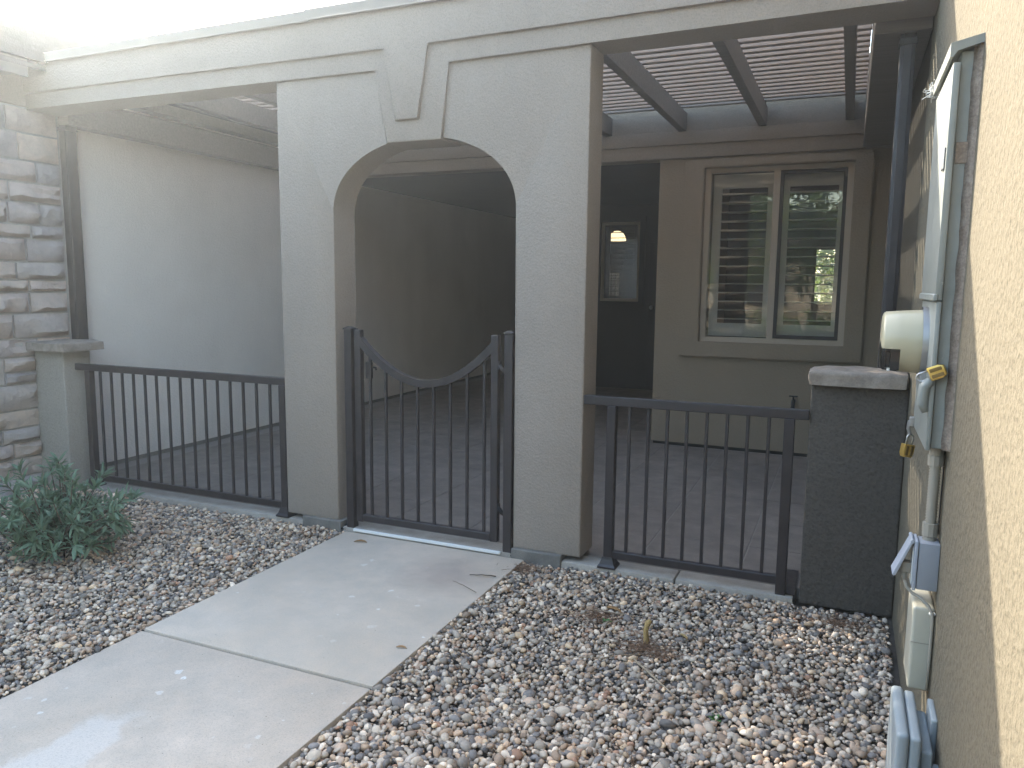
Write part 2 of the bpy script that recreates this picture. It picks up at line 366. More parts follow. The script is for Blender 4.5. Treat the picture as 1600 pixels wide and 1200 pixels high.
# ------------------------------------------------------------------ facade
fac = thing('entry_wall', (-2.245, 3.95, 0), 'grey stucco entry wall with an arched opening, keystone and long beam', 'wall')
pts = [(-3.235, .03), (-2.835, .03), (-2.835, 1.905)]
for i in range(1, 44):
    a = math.pi - math.pi * i / 44; pts.append((-2.245 + .59 * math.cos(a), 1.905 + .408 * math.sin(a) ** .92))
pts += [(-1.655, 1.905), (-1.655, .03), (-1.255, .03), (-1.255, 2.72), (-3.235, 2.72)]
bm = nb(); prism(bm, pts, 'y', 3.86, 4.076, .011, 3); fin('arch_panel', bm, M['stucco'], fac, 50)
XL, XR = -5.45, .28
pts = [(XL, 2.698), (-2.514, 2.698), (-2.45, 2.288), (-2.094, 2.288), (-2.056, 2.698), (XR + .01, 2.712), (XR + .01, 3.0), (XL, 3.0)]
bm = nb(); prism(bm, pts, 'y', 3.842, 4.072, .008, 3); fin('trim_band', bm, M['stucco'], fac, 50)
pts = [(XL, 2.803), (-2.445, 2.803), (-2.383, 2.405), (-2.232, 2.405), (-2.176, 2.803), (XR + .01, 2.812), (XR + .01, 3.03), (XL, 3.03)]
bm = nb(); prism(bm, pts, 'y', 3.823, 3.9, .008, 3); fin('upper_panel', bm, M['stucco'], fac, 50)
bm = nb(); bx(bm, XL, XR + .01, 3.9, 4.07, 2.99, 3.035); fin('parapet_core', bm, M['stucco'], fac)
for x0, x1, dz in ((XL + .0, -2.94, 0.0), (-2.975, XR + .01, .006)):
    bm = nb(); bx(bm, x0, x1, 3.812 - dz * .3, 4.085, 3.036 + dz, 3.056 + dz, .002); bx(bm, x0, x1, 3.806 - dz * .3, 3.816 - dz * .3, 2.992 + dz, 3.054 + dz, .002); bx(bm, x0, x1, 3.797, 3.81, 2.990 + dz, 2.998 + dz, .002)
    fin('coping_flashing', bm, M['flash'], fac, 40)
for x0, x1 in ((-3.10, -2.81), (-1.655, -1.36)):
    bm = nb(); bx(bm, x0, x1, 3.835, 4.07, -.14, .034, .006); fin('foundation', bm, M['fnd'], fac, 40)

# ------------------------------------------------------------------ left: stone house
sh = thing('stone_house', (-5.45, 2.4, 0), 'neighbouring house end with split stone veneer and tiled roof', 'house')
boxo('wall', M['mortar'], sh, -5.75, -5.462, -1.0, 4.10, -.12, 2.72)
zr = [2.72, 2.69 - .02, 2.54, 2.347, 2.194, 2.054, 1.898, 1.798, 1.632, 1.503, 1.414, 1.263, 1.081, .956, .924 - .03, .754, .564, .436, .331, .264 - .03, .097, -.05]
zr = [2.715, 2.54, 2.347, 2.194, 2.054, 1.898, 1.798, 1.632, 1.503, 1.414, 1.263, 1.081, .95, .754, .564, .436, .331, .215, .08, -.09]
def stone(y0, y1, z0, z1):
    ny, nz = 6, 4; bm = nb(); G = []
    sd_ = random.uniform(0, 100); d0 = random.uniform(.028, .052)
    for i in range(ny + 1):
        row = []
        for j in range(nz + 1):
            e = (i in (0, ny)) or (j in (0, nz))
            y = y0 + (y1 - y0) * i / ny; z = z0 + (z1 - z0) * j / nz
            if 0 < i < ny: y += random.uniform(-.3, .3) * (y1 - y0) / ny
            if 0 < j < nz: z += random.uniform(-.3, .3) * (z1 - z0) / nz
            if e:
                y += (.006 if i == 0 else -.006 if i == ny else 0) * random.random(); z += (.005 if j == 0 else -.005 if j == nz else 0) * random.random()
            d = .016 if e else d0 + .045 * noise.noise(Vector((sd_, y * 9, z * 14))) + random.uniform(-.005, .007)
            row.append(bm.verts.new((-5.462 + d, y, z)))
        G.append(row)
    for i in range(ny):
        for j in range(nz): bm.faces.new((G[i][j], G[i + 1][j], G[i + 1][j + 1], G[i][j + 1]))
    # returns into the mortar so that the stone has sides
    B = {}
    loop = [(i, 0) for i in range(ny + 1)] + [(ny, j) for j in range(1, nz + 1)] + [(i, nz) for i in range(ny - 1, -1, -1)] + [(0, j) for j in range(nz - 1, 0, -1)]
    back = [bm.verts.new((-5.475, G[i][j].co.y, G[i][j].co.z)) for i, j in loop]
    for q in range(len(loop)):
        a = G[loop[q][0]][loop[q][1]]; c = G[loop[(q + 1) % len(loop)][0]][loop[(q + 1) % len(loop)][1]]
        bm.faces.new((a, c, back[(q + 1) % len(loop)], back[q]))
    fin('stone', bm, M['stone'], sh, 35, origin=(-5.462, (y0 + y1) / 2, (z0 + z1) / 2))
for r in range(len(zr) - 1):
    z1, z0 = zr[r] - .006, zr[r + 1] + .006
    y = 4.078 if z1 > 1.05 else 3.80
    if z1 <= 1.05: pass
    while y > 2.35:
        wd = random.uniform(.18, .30) if random.random() < .5 else random.uniform(.28, .44)
        y0 = max(y - wd, 2.3)
        if (z1 - z0) > .16 and random.random() < .08:
            zm = z0 + (z1 - z0) * random.uniform(.4, .6); stone(y0, y - .012, z0, zm - .005); stone(y0, y - .012, zm + .005, z1)
        else: stone(y0, y - .012, z0, z1)
        y = y0
boxo('frieze', M['stucco'], sh, -5.75, -5.447, -1.0, 4.08, 2.72, 3.0, .006)
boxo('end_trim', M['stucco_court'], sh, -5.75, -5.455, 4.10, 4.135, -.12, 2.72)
boxo('fascia', M['eave'], sh, -5.225, -5.20, -1.0, 3.70, 2.868, 2.985, .003)
boxo('soffit', M['eave'], sh, -5.45, -5.226, -1.0, 3.70, 2.90, 2.925)
pr = .418
roof = fin('roof', (lambda b_: (prism(b_, [(-5.19, 2.965), (-8.4, 2.965 + 3.21 * pr), (-8.4, 2.93 + 3.21 * pr), (-5.19, 2.93)], 'y', -1.0, 13.0), b_)[1])(nb()), M['roof'], sh)
nrow = 10
for i in range(nrow):
    x0 = -5.17 - i * .323; x1 = x0 - .36; z0 = 2.985 + i * .323 * pr; z1 = z0 + .36 * pr
    bm = nb(); prism(bm, [(x0, z0 + .062), (x1, z1 + .006), (x1, z1 - .01), (x0, z0 + .0)], 'y', -1.0 + random.uniform(0, .02), 13.0)
    fin('tile_course', bm, M['roof'], roof)
for i in range(34):
    y = -1 + i * .41; bm = nb()
    prism(bm, [(-8.56, 4.30), (-8.40, 4.385), (-8.24, 4.30), (-8.25, 4.275), (-8.40, 4.355), (-8.55, 4.275)], 'y', y, y + .45)
    for v in bm.verts: v.co.z += .05 * (v.co.y - y) / .45 * -1 + .03
    fin('ridge_tile', bm, M['roof'], roof)
boxo('far_slope', M['roof'], sh, -11.5, -8.45, -1, 13, 2.9, 2.95)

# ------------------------------------------------------------------ courtyard walls, back house
cw = thing('courtyard_wall', (-5.45, 7.6, 0), 'plain glare-paled stucco courtyard side wall behind the left railing', 'wall')
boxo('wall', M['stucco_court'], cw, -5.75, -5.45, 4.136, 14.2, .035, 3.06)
boxo('wall_base', M['fnd'], cw, -5.75, -5.462, 4.136, 14.2, -.12, .034)
boxo('ledger_beam', M['perg'], cw, -5.449, -5.33, 4.08, 7.19, 2.635, 2.84, .004)

hs = thing('window_house', (-.7, 7.3, 0), 'dark taupe stucco house front with a framed window behind the right railing', 'house')
YW = 7.25
bm = nb()
bx(bm, -1.665, -1.25, YW, YW + .2, .03, 2.655); bx(bm, -.015, .28, YW, YW + .2, .03, 2.655); bx(bm, -1.25, -.015, YW, YW + .2, .03, 1.0); bx(bm, -1.25, -.015, YW, YW + .2, 2.56, 2.655)
fin('wall', bm, M['stucco_house'], hs)
boxo('wall_base', M['black'], hs, -1.65, .28, YW + .02, YW + .18, -.1, .03)
boxo('return_wall', M['stucco_house'], hs, -1.665, -1.5, YW + .2, 11.05, .0, 3.19)
bm = nb(); prism(bm, [(-5.33, 2.772), (.278, 2.772), (.278, 2.888), (-5.33, 2.888)], 'y', 7.18, 7.3, .01, 2); fin('fascia', bm, M['trimband'], hs, 40)
bm = nb(); prism(bm, [(-5.33, 2.656), (.278, 2.656), (.278, 2.775), (-5.33, 2.775)], 'y', 7.205, 7.4, .01, 2); fin('lower_fascia', bm, M['trimband'], hs, 40)
boxo('upper_wall', M['trimband'], hs, -5.45, .28, 7.252, 7.42, 2.888, 3.2)
roofp = boxo('roof', M['roof'], hs, -5.75, 5.0, 7.12, 14.3, 3.2, 3.32)
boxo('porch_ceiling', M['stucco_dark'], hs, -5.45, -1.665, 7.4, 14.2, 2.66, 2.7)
bm = nb(); o0 = [(-1.424, .86), (.133, .86), (.133, 2.635), (-1.424, 2.635)]; i0 = [(-1.252, .998), (-.012, .998), (-.012, 2.562), (-1.252, 2.562)]
for y in (0,):
    A = [bm.verts.new((p[0], YW - .042, p[1])) for p in o0]; B = [bm.verts.new((p[0], YW - .042, p[1])) for p in i0]; C = [bm.verts.new((p[0], YW + .001, p[1])) for p in o0]; D = [bm.verts.new((p[0], YW + .03, p[1])) for p in i0]
    for q in range(4):
        r = (q + 1) % 4; bm.faces.new((A[q], A[r], B[r], B[q])); bm.faces.new((A[q], C[q], C[r], A[r])); bm.faces.new((B[q], B[r], D[r], D[q]))
    bmesh.ops.bevel(bm, geom=[e for e in bm.edges if all(v.co.y < YW - .04 for v in e.verts) and len(e.link_faces) == 2 and (abs(e.link_faces[0].normal.dot(e.link_faces[1].normal)) < .5 or True)], offset=.008, segments=2, affect='EDGES')
fin('window_trim', bm, M['stucco_house'], hs, 40)
win = fin('window', (lambda b_: (bx(b_, -1.25, -1.2, YW + .028, YW + .09, 1.0, 2.56), bx(b_, -.065, -.015, YW + .028, YW + .09, 1.0, 2.56), bx(b_, -1.2, -.065, YW + .028, YW + .09, 2.52, 2.56), bx(b_, -1.2, -.065, YW + .026, YW + .09, 1.0, 1.045), bx(b_, -.66, -.605, YW + .024, YW + .088, 1.045, 2.52), b_)[-1])(nb()), M['vinyl'], hs)
boxo('pane', M['pane'], win, -1.2, -.66, YW + .058, YW + .062, 1.045, 2.52)
boxo('pane', M['pane'], win, -.605, -.065, YW + .064, YW + .068, 1.045, 2.52)
bm = nb(); bx(bm, -.605, -.575, YW + .034, YW + .05, 1.05, 2.515); bx(bm, -.095, -.065, YW + .034, YW + .05, 1.05, 2.515); bx(bm, -.575, -.095, YW + .034, YW + .05, 2.485, 2.515); bx(bm, -.575, -.095, YW + .034, YW + .05, 1.05, 1.08)
fin('screen_frame', bm, M['dkframe'], win)
# plantation shutters
for x0, x1 in ((-1.19, -.66), (-.605, -.075)):
    bm = nb(); y0, y1 = YW + .13, YW + .16
    bx(bm, x0, x0 + .075, y0, y1, 1.05, 2.515); bx(bm, x1 - .055, x1, y0, y1, 1.05, 2.515); bx(bm, x0 + .075, x1 - .055, y0, y1, 2.39, 2.515); bx(bm, x0 + .075, x1 - .055, y0, y1, 1.05, 1.17)
    shut = fin('shutter', bm, M['white'], hs)
    bm = nb(); bx(bm, x0 + .076, x1 - .056, -.038, .038, -.0045, .0045, .002); lv = fin('louver', bm, M['white'], shut, origin=(0, 0, 0)); lme = lv.data; bpy.data.objects.remove(lv)
    for q in range(15): inst('louver', lme, shut, (0, YW + .145, 1.21 + q * .0805), (R(-3 + random.uniform(-1.5, 1.5)), 0, 0))
# room behind the window, closed and dim, with one back window
bm = nb(); bx(bm, -1.5, 2.6, 10.55, 10.62, -.02, 1.30); bx(bm, -1.5, 2.6, 10.55, 10.62, 1.98, 2.9); bx(bm, -1.5, -.40, 10.55, 10.62, 1.30, 1.98); bx(bm, -.09, 2.6, 10.55, 10.62, 1.30, 1.98)
bx(bm, 2.6, 2.7, 7.45, 10.62, -.02, 2.9); bx(bm, -1.5, 2.6, 7.45, 10.62, -.06, -.02); bx(bm, -1.5, 2.6, 7.46, 10.62, 2.9, 2.95); bx(bm, .28, 2.6, 7.40, 7.45, -.02, 2.9)
fin('room', bm, M['interior'], hs)

al = thing('porch_wall', (-3.2, 11.1, 0), 'shadowed back wall of the porch with a small shuttered window and door', 'wall')
bm = nb(); yb = 11.05
bx(bm, -4.35, -3.37, yb, yb + .2, 0, 2.66); bx(bm, -2.79, -1.4, yb, yb + .2, 0, 2.66); bx(bm, -3.37, -2.79, yb, yb + .2, 0, 1.28); bx(bm, -3.37, -2.79, yb, yb + .2, 2.42, 2.66)
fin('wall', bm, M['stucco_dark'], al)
bm = nb(); bx(bm, -3.45, -3.37, yb - .03, yb + .001, 1.2, 2.5); bx(bm, -2.79, -2.71, yb - .03, yb + .001, 1.2, 2.5); bx(bm, -3.37, -2.79, yb - .03, yb + .001, 1.2, 1.28); bx(bm, -3.37, -2.79, yb - .03, yb + .001, 2.42, 2.5); fin('window_trim', bm, M['stucco_dark'], al)
pw = fin('window', (lambda b_: (bx(b_, -3.37, -3.33, yb + .01, yb + .07, 1.28, 2.42), bx(b_, -2.83, -2.79, yb + .01, yb + .07, 1.28, 2.42), bx(b_, -3.33, -2.83, yb + .01, yb + .07, 2.38, 2.42), bx(b_, -3.33, -2.83, yb + .01, yb + .07, 1.28, 1.32), b_)[-1])(nb()), M['vinyl'], al)
boxo('pane', M['pane'], pw, -3.33, -2.83, yb + .04, yb + .044, 1.32, 2.38)
bm = nb(); bx(bm, -3.33, -3.26, yb + .09, yb + .12, 1.3, 2.4); bx(bm, -2.9, -2.83, yb + .09, yb + .12, 1.3, 2.4); bx(bm, -3.26, -2.9, yb + .09, yb + .12, 2.34, 2.4); bx(bm, -3.26, -2.9, yb + .09, yb + .12, 1.3, 1.36)
ps = fin('shutter', bm, M['interior'], al)
bm = nb(); bx(bm, -.18, .18, -.03, .03, -.004, .004); lv = fin('louver', bm, M['interior'], ps, origin=(0, 0, 0)); lme = lv.data; bpy.data.objects.remove(lv)
for q in range(12): inst('louver', lme, ps, (-3.08, yb + .105, 1.42 + q * .078))
dr = boxo('door', M['door'], al, -2.64, -1.70, yb - .03, yb - .001, .01, 2.12, .004)
bm = nb(); bmesh.ops.create_uvsphere(bm, u_segments=10, v_segments=6, radius=.03)
for v in bm.verts: v.co += Vector((-2.585, yb - .075, 1.2))
fin('knob', bm, M['steel'], dr, True)
bm = nb(); bx(bm, -5.45, -1.4, 14.0, 14.1, -.02, 1.32); bx(bm, -5.45, -1.4, 14.0, 14.1, 1.74, 2.9); bx(bm, -5.45, -4.14, 14.0, 14.1, 1.32, 1.74); bx(bm, -3.91, -1.4, 14.0, 14.1, 1.32, 1.74)
bx(bm, -4.35, -4.25, 11.25, 14.0, -.02, 2.655); bx(bm, -1.5, -1.4, 11.25, 14.0, -.02, 2.9); bx(bm, -4.25, -1.5, 11.25, 14, -.06, -.02); bx(bm, -4.25, -1.5, 11.25, 14, 2.56, 2.6)
for q in (1, 2): bx(bm, -4.14 + q * .077 - .006, -4.14 + q * .077 + .006, 14.02, 14.04, 1.32, 1.74)
for q in (1, 2, 3): bx(bm, -4.14, -3.91, 14.042, 14.06, 1.32 + q * .105 - .006, 1.32 + q * .105 + .006)
fin('room', bm, M['interior'], al)
boxo('far_pane', M['dimming'], al, -4.14, -3.91, 14.08, 14.085, 1.32, 1.74)  # dark pane added to dim the sky seen through this opening
# pendant lamp (lit in the photograph)
pl = thing('pendant_lamp', (-3.46, 12.2, 2.22), 'lit dome pendant lamp seen through the small porch window', 'lamp')
def emit(name, c, s):
    m = mat(name, c, .5); p = m.node_tree.nodes['Principled BSDF']; p.inputs['Emission Color'].default_value = (*c, 1); p.inputs['Emission Strength'].default_value = s; return m
bm = nb(); lathe(bm, [(.15, .02), (.145, .05), (.11, .10), (.05, .135), (.0, .145), (-.004, .142), (.05, .125), (.13, .03)], (-3.46, 12.2, 2.225), 'z', 24, capends=False); fin('lamp_shade', bm, emit('lit_shade', (1.0, .74, .42), .35), pl, True)
bm = nb(); bmesh.ops.create_uvsphere(bm, u_segments=12, v_segments=8, radius=.04)
for v in bm.verts: v.co += Vector((-3.46, 12.2, 2.28))
fin('bulb', bm, emit('bulb_glow', (1.0, .82, .58), 4), pl, True)
bm = nb(); tube(bm, [(-3.46, 12.2, 2.37), (-3.46, 12.2, 2.56)], .005, 6); fin('cord', bm, M['black'], pl)

# faucet
fa = thing('garden_tap', (-.393, YW, .50), 'small dark garden tap on the taupe wall under the window', 'tap')
bm = nb(); tube(bm, [(-.393, YW, .5), (-.393, YW - .06, .5), (-.393, YW - .085, .47), (-.393, YW - .09, .44)], [.018, .018, .016, .02], 10); fin('spout', bm, M['black'], fa, True)
bm = nb(); tube(bm, [(-.393, YW - .05, .51), (-.393, YW - .075, .545)], .007, 8); bx(bm, -.43, -.356, YW - .085, YW - .072, .545, .557, .004); fin('handle', bm, M['black'], fa)

# ------------------------------------------------------------------ pergola
pg = thing('pergola', (-2.6, 5.6, 2.89), 'brown lattice pergola roof over the courtyard', 'pergola')
rc = [-.078 - .695 * i for i in range(8)]
for x in rc: boxo('rafter', M['perg'], pg, x - .032, x + .032, 4.074, 7.25, 2.892, 3.058, .003)
bm = nb(); bx(bm, -5.32, .034, -.0245, .0245, -.0255, .0255, .003); s0 = fin('slat', bm, M['slat'], pg, origin=(0, 0, 0)); sme = s0.data; bpy.data.objects.remove(s0)
for q in range(25): inst('slat', sme, pg, (random.uniform(-.004, .004), 4.16 + q * .1205, 3.0855), (random.uniform(-.015, .015), 0, 0))
boxo('side_beam', M['perg'], pg, .036, .276, 4.08, 7.18, 2.66, 3.10, .004)
boxo('side_beam', M['perg'], pg, -5.449, -5.325, 4.08, 7.18, 2.88, 3.10, .004)

# ------------------------------------------------------------------ utility wall (right)
uw = thing('utility_wall', (.42, 3, 0), 'coarse tan stucco wall on the right carrying the electric meter', 'wall')
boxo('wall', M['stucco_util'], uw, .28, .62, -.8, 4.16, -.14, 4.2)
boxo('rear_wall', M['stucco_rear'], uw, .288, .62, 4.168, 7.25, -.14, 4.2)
boxo('control_joint', M['black'], uw, .296, .61, 4.158, 4.17, -.14, 3.06)
bk = thing('wall_anchor', (.27, 3.0, 2.535), 'small black anchor high on the sunlit tan wall', 'anchor')
bm = nb(); tube(bm, [(.282, 3.30, 2.545), (.262, 3.30, 2.545)], .011, 8); bx(bm, .255, .264, 3.285, 3.315, 2.535, 2.557, .002); fin('bolt', bm, M['black'], bk)

# ------------------------------------------------------------------ pillars
def capstone(x0, x1, y0, y1, z0, z1, seed):
    bm = nb(); bx(bm, x0, x1, y0, y1, z0, z1)
    bmesh.ops.subdivide_edges(bm, edges=bm.edges[:], cuts=5, use_grid_fill=True)
    for v in bm.verts:
        c = v.co; k_ = Vector((c.x * 9 + seed, c.y * 9, c.z * 14)); d = noise.noise(k_) * .012 + noise.noise(k_ * 3) * .005
        out = Vector(((1 if c.x > x1 - .001 else -1 if c.x < x0 + .001 else 0), (1 if c.y > y1 - .001 else -1 if c.y < y0 + .001 else 0), (1 if c.z > z1 - .001 else 0)))
        if c.z < z0 + .001: out.z = 0
        nz = sum(abs(q) for q in out)
        v.co += out * (d - (.006 if nz > 1 else 0))
    return bm
p1 = thing('pillar', (-5.3, 3.88, 0), 'short grey stucco pillar with pale cast cap beside the stone wall', 'pillar', 'capped pillars ending the railings')
boxo('shaft', M['stucco_pillar2'], p1, -5.449, -5.14, 3.775, 3.995, -.11, .995, .012, 3, sm=40)
fin('cap_stone', capstone(-5.452, -5.045, 3.71, 4.05, .996, 1.062, 3), M['cap'], p1, 50)
p2 = thing('pillar', (.07, 4.0, 0), 'short dark stucco pillar with rough stone cap behind the electric meter', 'pillar', 'capped pillars ending the railings')
boxo('shaft', M['stucco_pillar'], p2, -.135, .279, 3.88, 4.11, -.035, 1.05, .012, 3, sm=40)
fin('cap_stone', capstone(-.148, .274, 3.835, 4.15, 1.051, 1.122, 9), M['cap'], p2, 50)

# downspouts
def downspout(x0, x1, y0, y1, z0, z1, label):
    t = thing('downspout', ((x0 + x1) / 2, (y0 + y1) / 2, z0), label, 'downspout', 'brown square downspouts')
    pts = []
    bm = nb(); bx(bm, x0, x1, y0, y1, z0, z1, .006, 2); bx(bm, x0 + .014, x1 - .014, y0 - .004, y0 + .002, z0, z1, .002); fin('pipe', bm, M['bronze'], t, 40)
    bm = nb(); bx(bm, x0 - .006, x1 + .006, y0 - .008, y1 + .004, z1 - .09, z1 - .06, .002); fin('strap', bm, M['bronze'], t)
downspout(-5.452, -5.37, 4.085, 4.17, -.02, 2.69, 'brown square downspout at the end of the stone veneer')
downspout(.15, .215, 4.115, 4.175, -.02, 2.70, 'brown square downspout behind the right pillar')
dt = thing('drain_tube', (-.19, 4.0, -.03), 'open ended brown square drain tube lying beside the right pillar', 'drain tube')
bm = nb()
for x0, x1, z0, z1 in ((-.225, -.221, -.05, .012), (-.159, -.155, -.05, .012), (-.221, -.159, .008, .012), (-.221, -.159, -.05, -.046)): bx(bm, x0, x1, 3.865, 4.22, z0, z1)
fin('tube', bm, M['bronze'], dt); boxo('inside', M['black'], dt, -.221, -.159, 4.02, 4.03, -.046, .008)

# ------------------------------------------------------------------ railings
pk = None
def shoe(cx, cy, z, wd, parent):
    bm = nb(); a, h = .042, .0
    prof = [(wd + .022, 0), (wd + .022, .010), (wd + .012, .022), (wd + .004, .045), (wd + .001, .058)]
    rings = [[bm.verts.new((cx + sx * r, cy + sy * r, z + dz)) for sx, sy in ((-1, -1), (1, -1), (1, 1), (-1, 1))] for r, dz in prof]
    for p_, q_ in zip(rings, rings[1:]):
        for j in range(4): bm.faces.new((p_[j], p_[(j + 1) % 4], q_[(j + 1) % 4], q_[j]))
    bm.faces.new(rings[0][::-1]); bm.faces.new(rings[-1]); fin('base_plate', bm, M['bronze'], parent)
def railing(x0, x1, px, pickets, label, tops, shoes, dzz=0.0):
    y = 3.885; t = thing('railing', ((x0 + x1) / 2, y, 0), label, 'railing', 'brown metal picket railings')
    boxo('top_rail', M['bronze'], t, x0, x1, y - .022, y + .022, tops - .047, tops, .003)
    boxo('bottom_rail', M['bronze'], t, px[0] + .02, px[1] - .02, y - .018, y + .018, .050, .092, .003)
    for x in px: boxo('post', M['bronze'], t, x - .024, x + .024, y - .024, y + .024, -.0 if x in shoes else -.06, tops - .047, .003)
    for x in shoes: shoe(x, y, .001, .027, t)
    bm = nb(); bx(bm, -.008, .008, -.008, .008, .0915, tops - .0465, .0015); q = fin('picket', bm, M['bronze'], t, origin=(0, 0, 0)); me = q.data; bpy.data.objects.remove(q)
    for x in pickets: inst('picket', me, t, (x, y, 0))
    return t
lp = (-5.02, -3.262)
railing(-5.145, -3.236, lp, [lp[0] + (lp[1] - lp[0]) * (i + 1) / 16 for i in range(15)], 'long brown metal railing between the left pillar and the arch', .902, (lp[1], lp[0]))
rp = (-1.102, -.222)
railing(-1.254, -.136, rp, [rp[0] + (rp[1] - rp[0]) * (i + .95) / 8.9 for i in range(8)], 'short brown metal railing in front of the house window', .925, (rp[0],))

# ------------------------------------------------------------------ gate
def gpost(x, label, zt, flange):
    t = thing('gate_post', (x, 3.88, 0), label, 'gate post', 'square posts of the gate')
    boxo('shaft', M['bronze'], t, x - .026, x + .026, 3.852, 3.904, -.021, zt - .018, .003)
    bm = nb(); r = [[(x - .029, 3.849), (x + .029, 3.849), (x + .029, 3.907), (x - .029, 3.907)], zt - .018]
    A = [bm.verts.new((*p, zt - .0175)) for p in r[0]]; B = [bm.verts.new((*p, zt - .010)) for p in r[0]]; C = [bm.verts.new((x + (p[0] - x) * .35, 3.878 + (p[1] - 3.878) * .35, zt)) for p in r[0]]
    for P_, Q_ in ((A, B), (B, C)):
        for j in range(4): bm.faces.new((P_[j], P_[(j + 1) % 4], Q_[(j + 1) % 4], Q_[j]))
    bm.faces.new(C); bm.faces.new(A[::-1]); fin('post_cap', bm, M['bronze'], t)
    bm = nb(); s = 1 if flange > 0 else -1; bx(bm, min(x + s * .026, x + s * .075), max(x + s * .026, x + s * .075), 3.845, 3.91, -.019, -.009, .002); bx(bm, x + s * .045 - .01, x + s * .045 + .01, 3.868, 3.888, -.009, .006, .003); fin('flange', bm, M['bronze_dk'], t)
gpost(-2.745, 'left gate post on the latch side of the arch', 1.243, -1)
gpost(-1.688, 'right gate post carrying the gate hinges', 1.252, 1)
gt = thing('gate', (-2.225, 3.878, .04), 'brown metal picket gate with a dipped curved top', 'gate')
gx0, gx1 = -2.702, -1.752
boxo('stile', M['bronze'], gt, gx0, gx0 + .045, 3.858, 3.898, .045, 1.225, .003)
boxo('stile', M['bronze'], gt, gx1 - .045, gx1, 3.858, 3.898, .045, 1.225, .003)
boxo('bottom_rail', M['bronze'], gt, gx0 + .045, gx1 - .045, 3.859, 3.897, .05, .092, .003)
gm = (gx0 + gx1) / 2; gh = (gx1 - gx0) / 2
def gz(x): return .948 + .285 * abs((x - gm) / gh) ** 1.95
bm = nb(); prev = None; NN = 40
rows_ = []
for i in range(NN + 1):
    x = gx0 + .002 + (gx1 - gx0 - .004) * i / NN; z = gz(x); s = .285 * 1.95 * abs((x - gm) / gh) ** .95 / gh; th = .042 * math.sqrt(1 + s * s)
    rows_.append([bm.verts.new((x, 3.857, z)), bm.verts.new((x, 3.899, z)), bm.verts.new((x, 3.899, z - th)), bm.verts.new((x, 3.857, z - th))])
for a, c in zip(rows_, rows_[1:]):
    for j in range(4): bm.faces.new((a[j], a[(j + 1) % 4], c[(j + 1) % 4], c[j]))
bm.faces.new(rows_[0]); bm.faces.new(rows_[-1][::-1]); fin('top_rail', bm, M['bronze'], gt, 30)
for i in range(8):
    x = gx0 + .045 + (gx1 - gx0 - .09) * (i + 1) / 9.0 ; x = -2.601 + i * (.7575 / 7)
    boxo('picket', M['bronze'], gt, x - .008, x + .008, 3.87, 3.886, .0915, gz(x) - .03, .0015)
for z in (1.035, .225):
    bm = nb(); tube(bm, [(gx1 - .004, 3.872, z + .02), (gx1 + .012, 3.862, z + .02), (gx1 + .028, 3.86, z), (gx1 + .04, 3.866, z - .012)], [.011, .012, .012, .01], 8); bx(bm, gx1 - .001, gx1 + .008, 3.858, 3.888, z - .005, z + .045, .002); fin('hinge', bm, M['bronze_dk'] if z < .5 else M['bronze'], gt, 40)
bm = nb(); bx(bm, gx0 + .05, gx0 + .095, 3.9, 3.918, .93, 1.03, .004); tube(bm, [(gx0 + .105, 3.905, 1.0), (gx0 + .125, 3.9, 1.0), (gx0 + .128, 3.9, .985)], .006, 6); fin('latch', bm, M['bronze'], gt)
ts = thing('threshold_strip', (-2.2, 3.835, 0), 'white threshold strip along the slab edge under the gate', 'threshold')
boxo('strip', M['white_strip'], ts, -2.71, -1.72, 3.829, 3.8445, -.012, .004, .002)

# ------------------------------------------------------------------ electric meter box
me_ = thing('meter_box', (.25, 2.58, 1.06), 'tall grey electric meter box with a round cream meter on the tan wall', 'meter box')
bm = nb(); bx(bm, .232, .281, 2.39, 2.79, 1.062, 2.115, .003); fin('box', bm, M['boxpaint'], me_, 40)
bm = nb(); bx(bm, .214, .2315, 2.372, 2.806, 1.47, 2.085, .004, 2); bx(bm, .209, .222, 2.368, 2.81, 1.468, 1.488, .003); fin('upper_cover', bm, M['boxpaint'], me_, 40)
bm = nb(); bx(bm, .219, .2315, 2.374, 2.804, 1.058, 1.468, .004, 2); fin('lower_cover', bm, M['boxpaint'], me_, 40)
bm = nb(); prism(bm, [(.205, 2.098), (.205, 2.132), (.281, 2.150), (.281, 2.128), (.222, 2.112), (.212, 2.098)], 'z', 0, 1)  # profile XZ, swept along y below
for v in bm.verts: x, z, k_ = v.co.x, v.co.y, v.co.z; v.co = Vector((x, 2.366 + k_ * (2.82 - 2.366), z))
fin('rain_hood', bm, M['boxpaint'], me_)
bm = nb(); bx(bm, .208, .2135, 2.385, 2.425, 1.815, 1.875, .003); fin('hasp', bm, M['steel'], me_)
bm = nb(); lathe(bm, [(0, .008), (.004, .012), (.006, .012)], (.2065, 2.405, 1.852), 'x', 12); fin('hasp_screw', bm, M['white'], me_)
bm = nb(); bx(bm, .236, .277, 2.386, 2.39, 1.83, 1.885, .001); fin('strap', bm, M['caulk'], me_)
bm = nb(); nn = 46; P0 = []
for i in range(nn):
    z = 1.06 + 1.07 * i / (nn - 1); d = .006 + .010 * (noise.noise(Vector((z * 17, 0, 3))) + 1) * .7
    P0.append([bm.verts.new((.2815, 2.384 - d, z)), bm.verts.new((.268 - d * .6, 2.3885, z)), bm.verts.new((.2815, 2.395, z))])
for a, c in zip(P0, P0[1:]):
    for j in range(2): bm.faces.new((a[j], a[j + 1], c[j + 1], c[j]))
fin('caulk_bead', bm, M['caulk'], me_, True)
MC = (0, 2.60, 1.344); r_ = .093
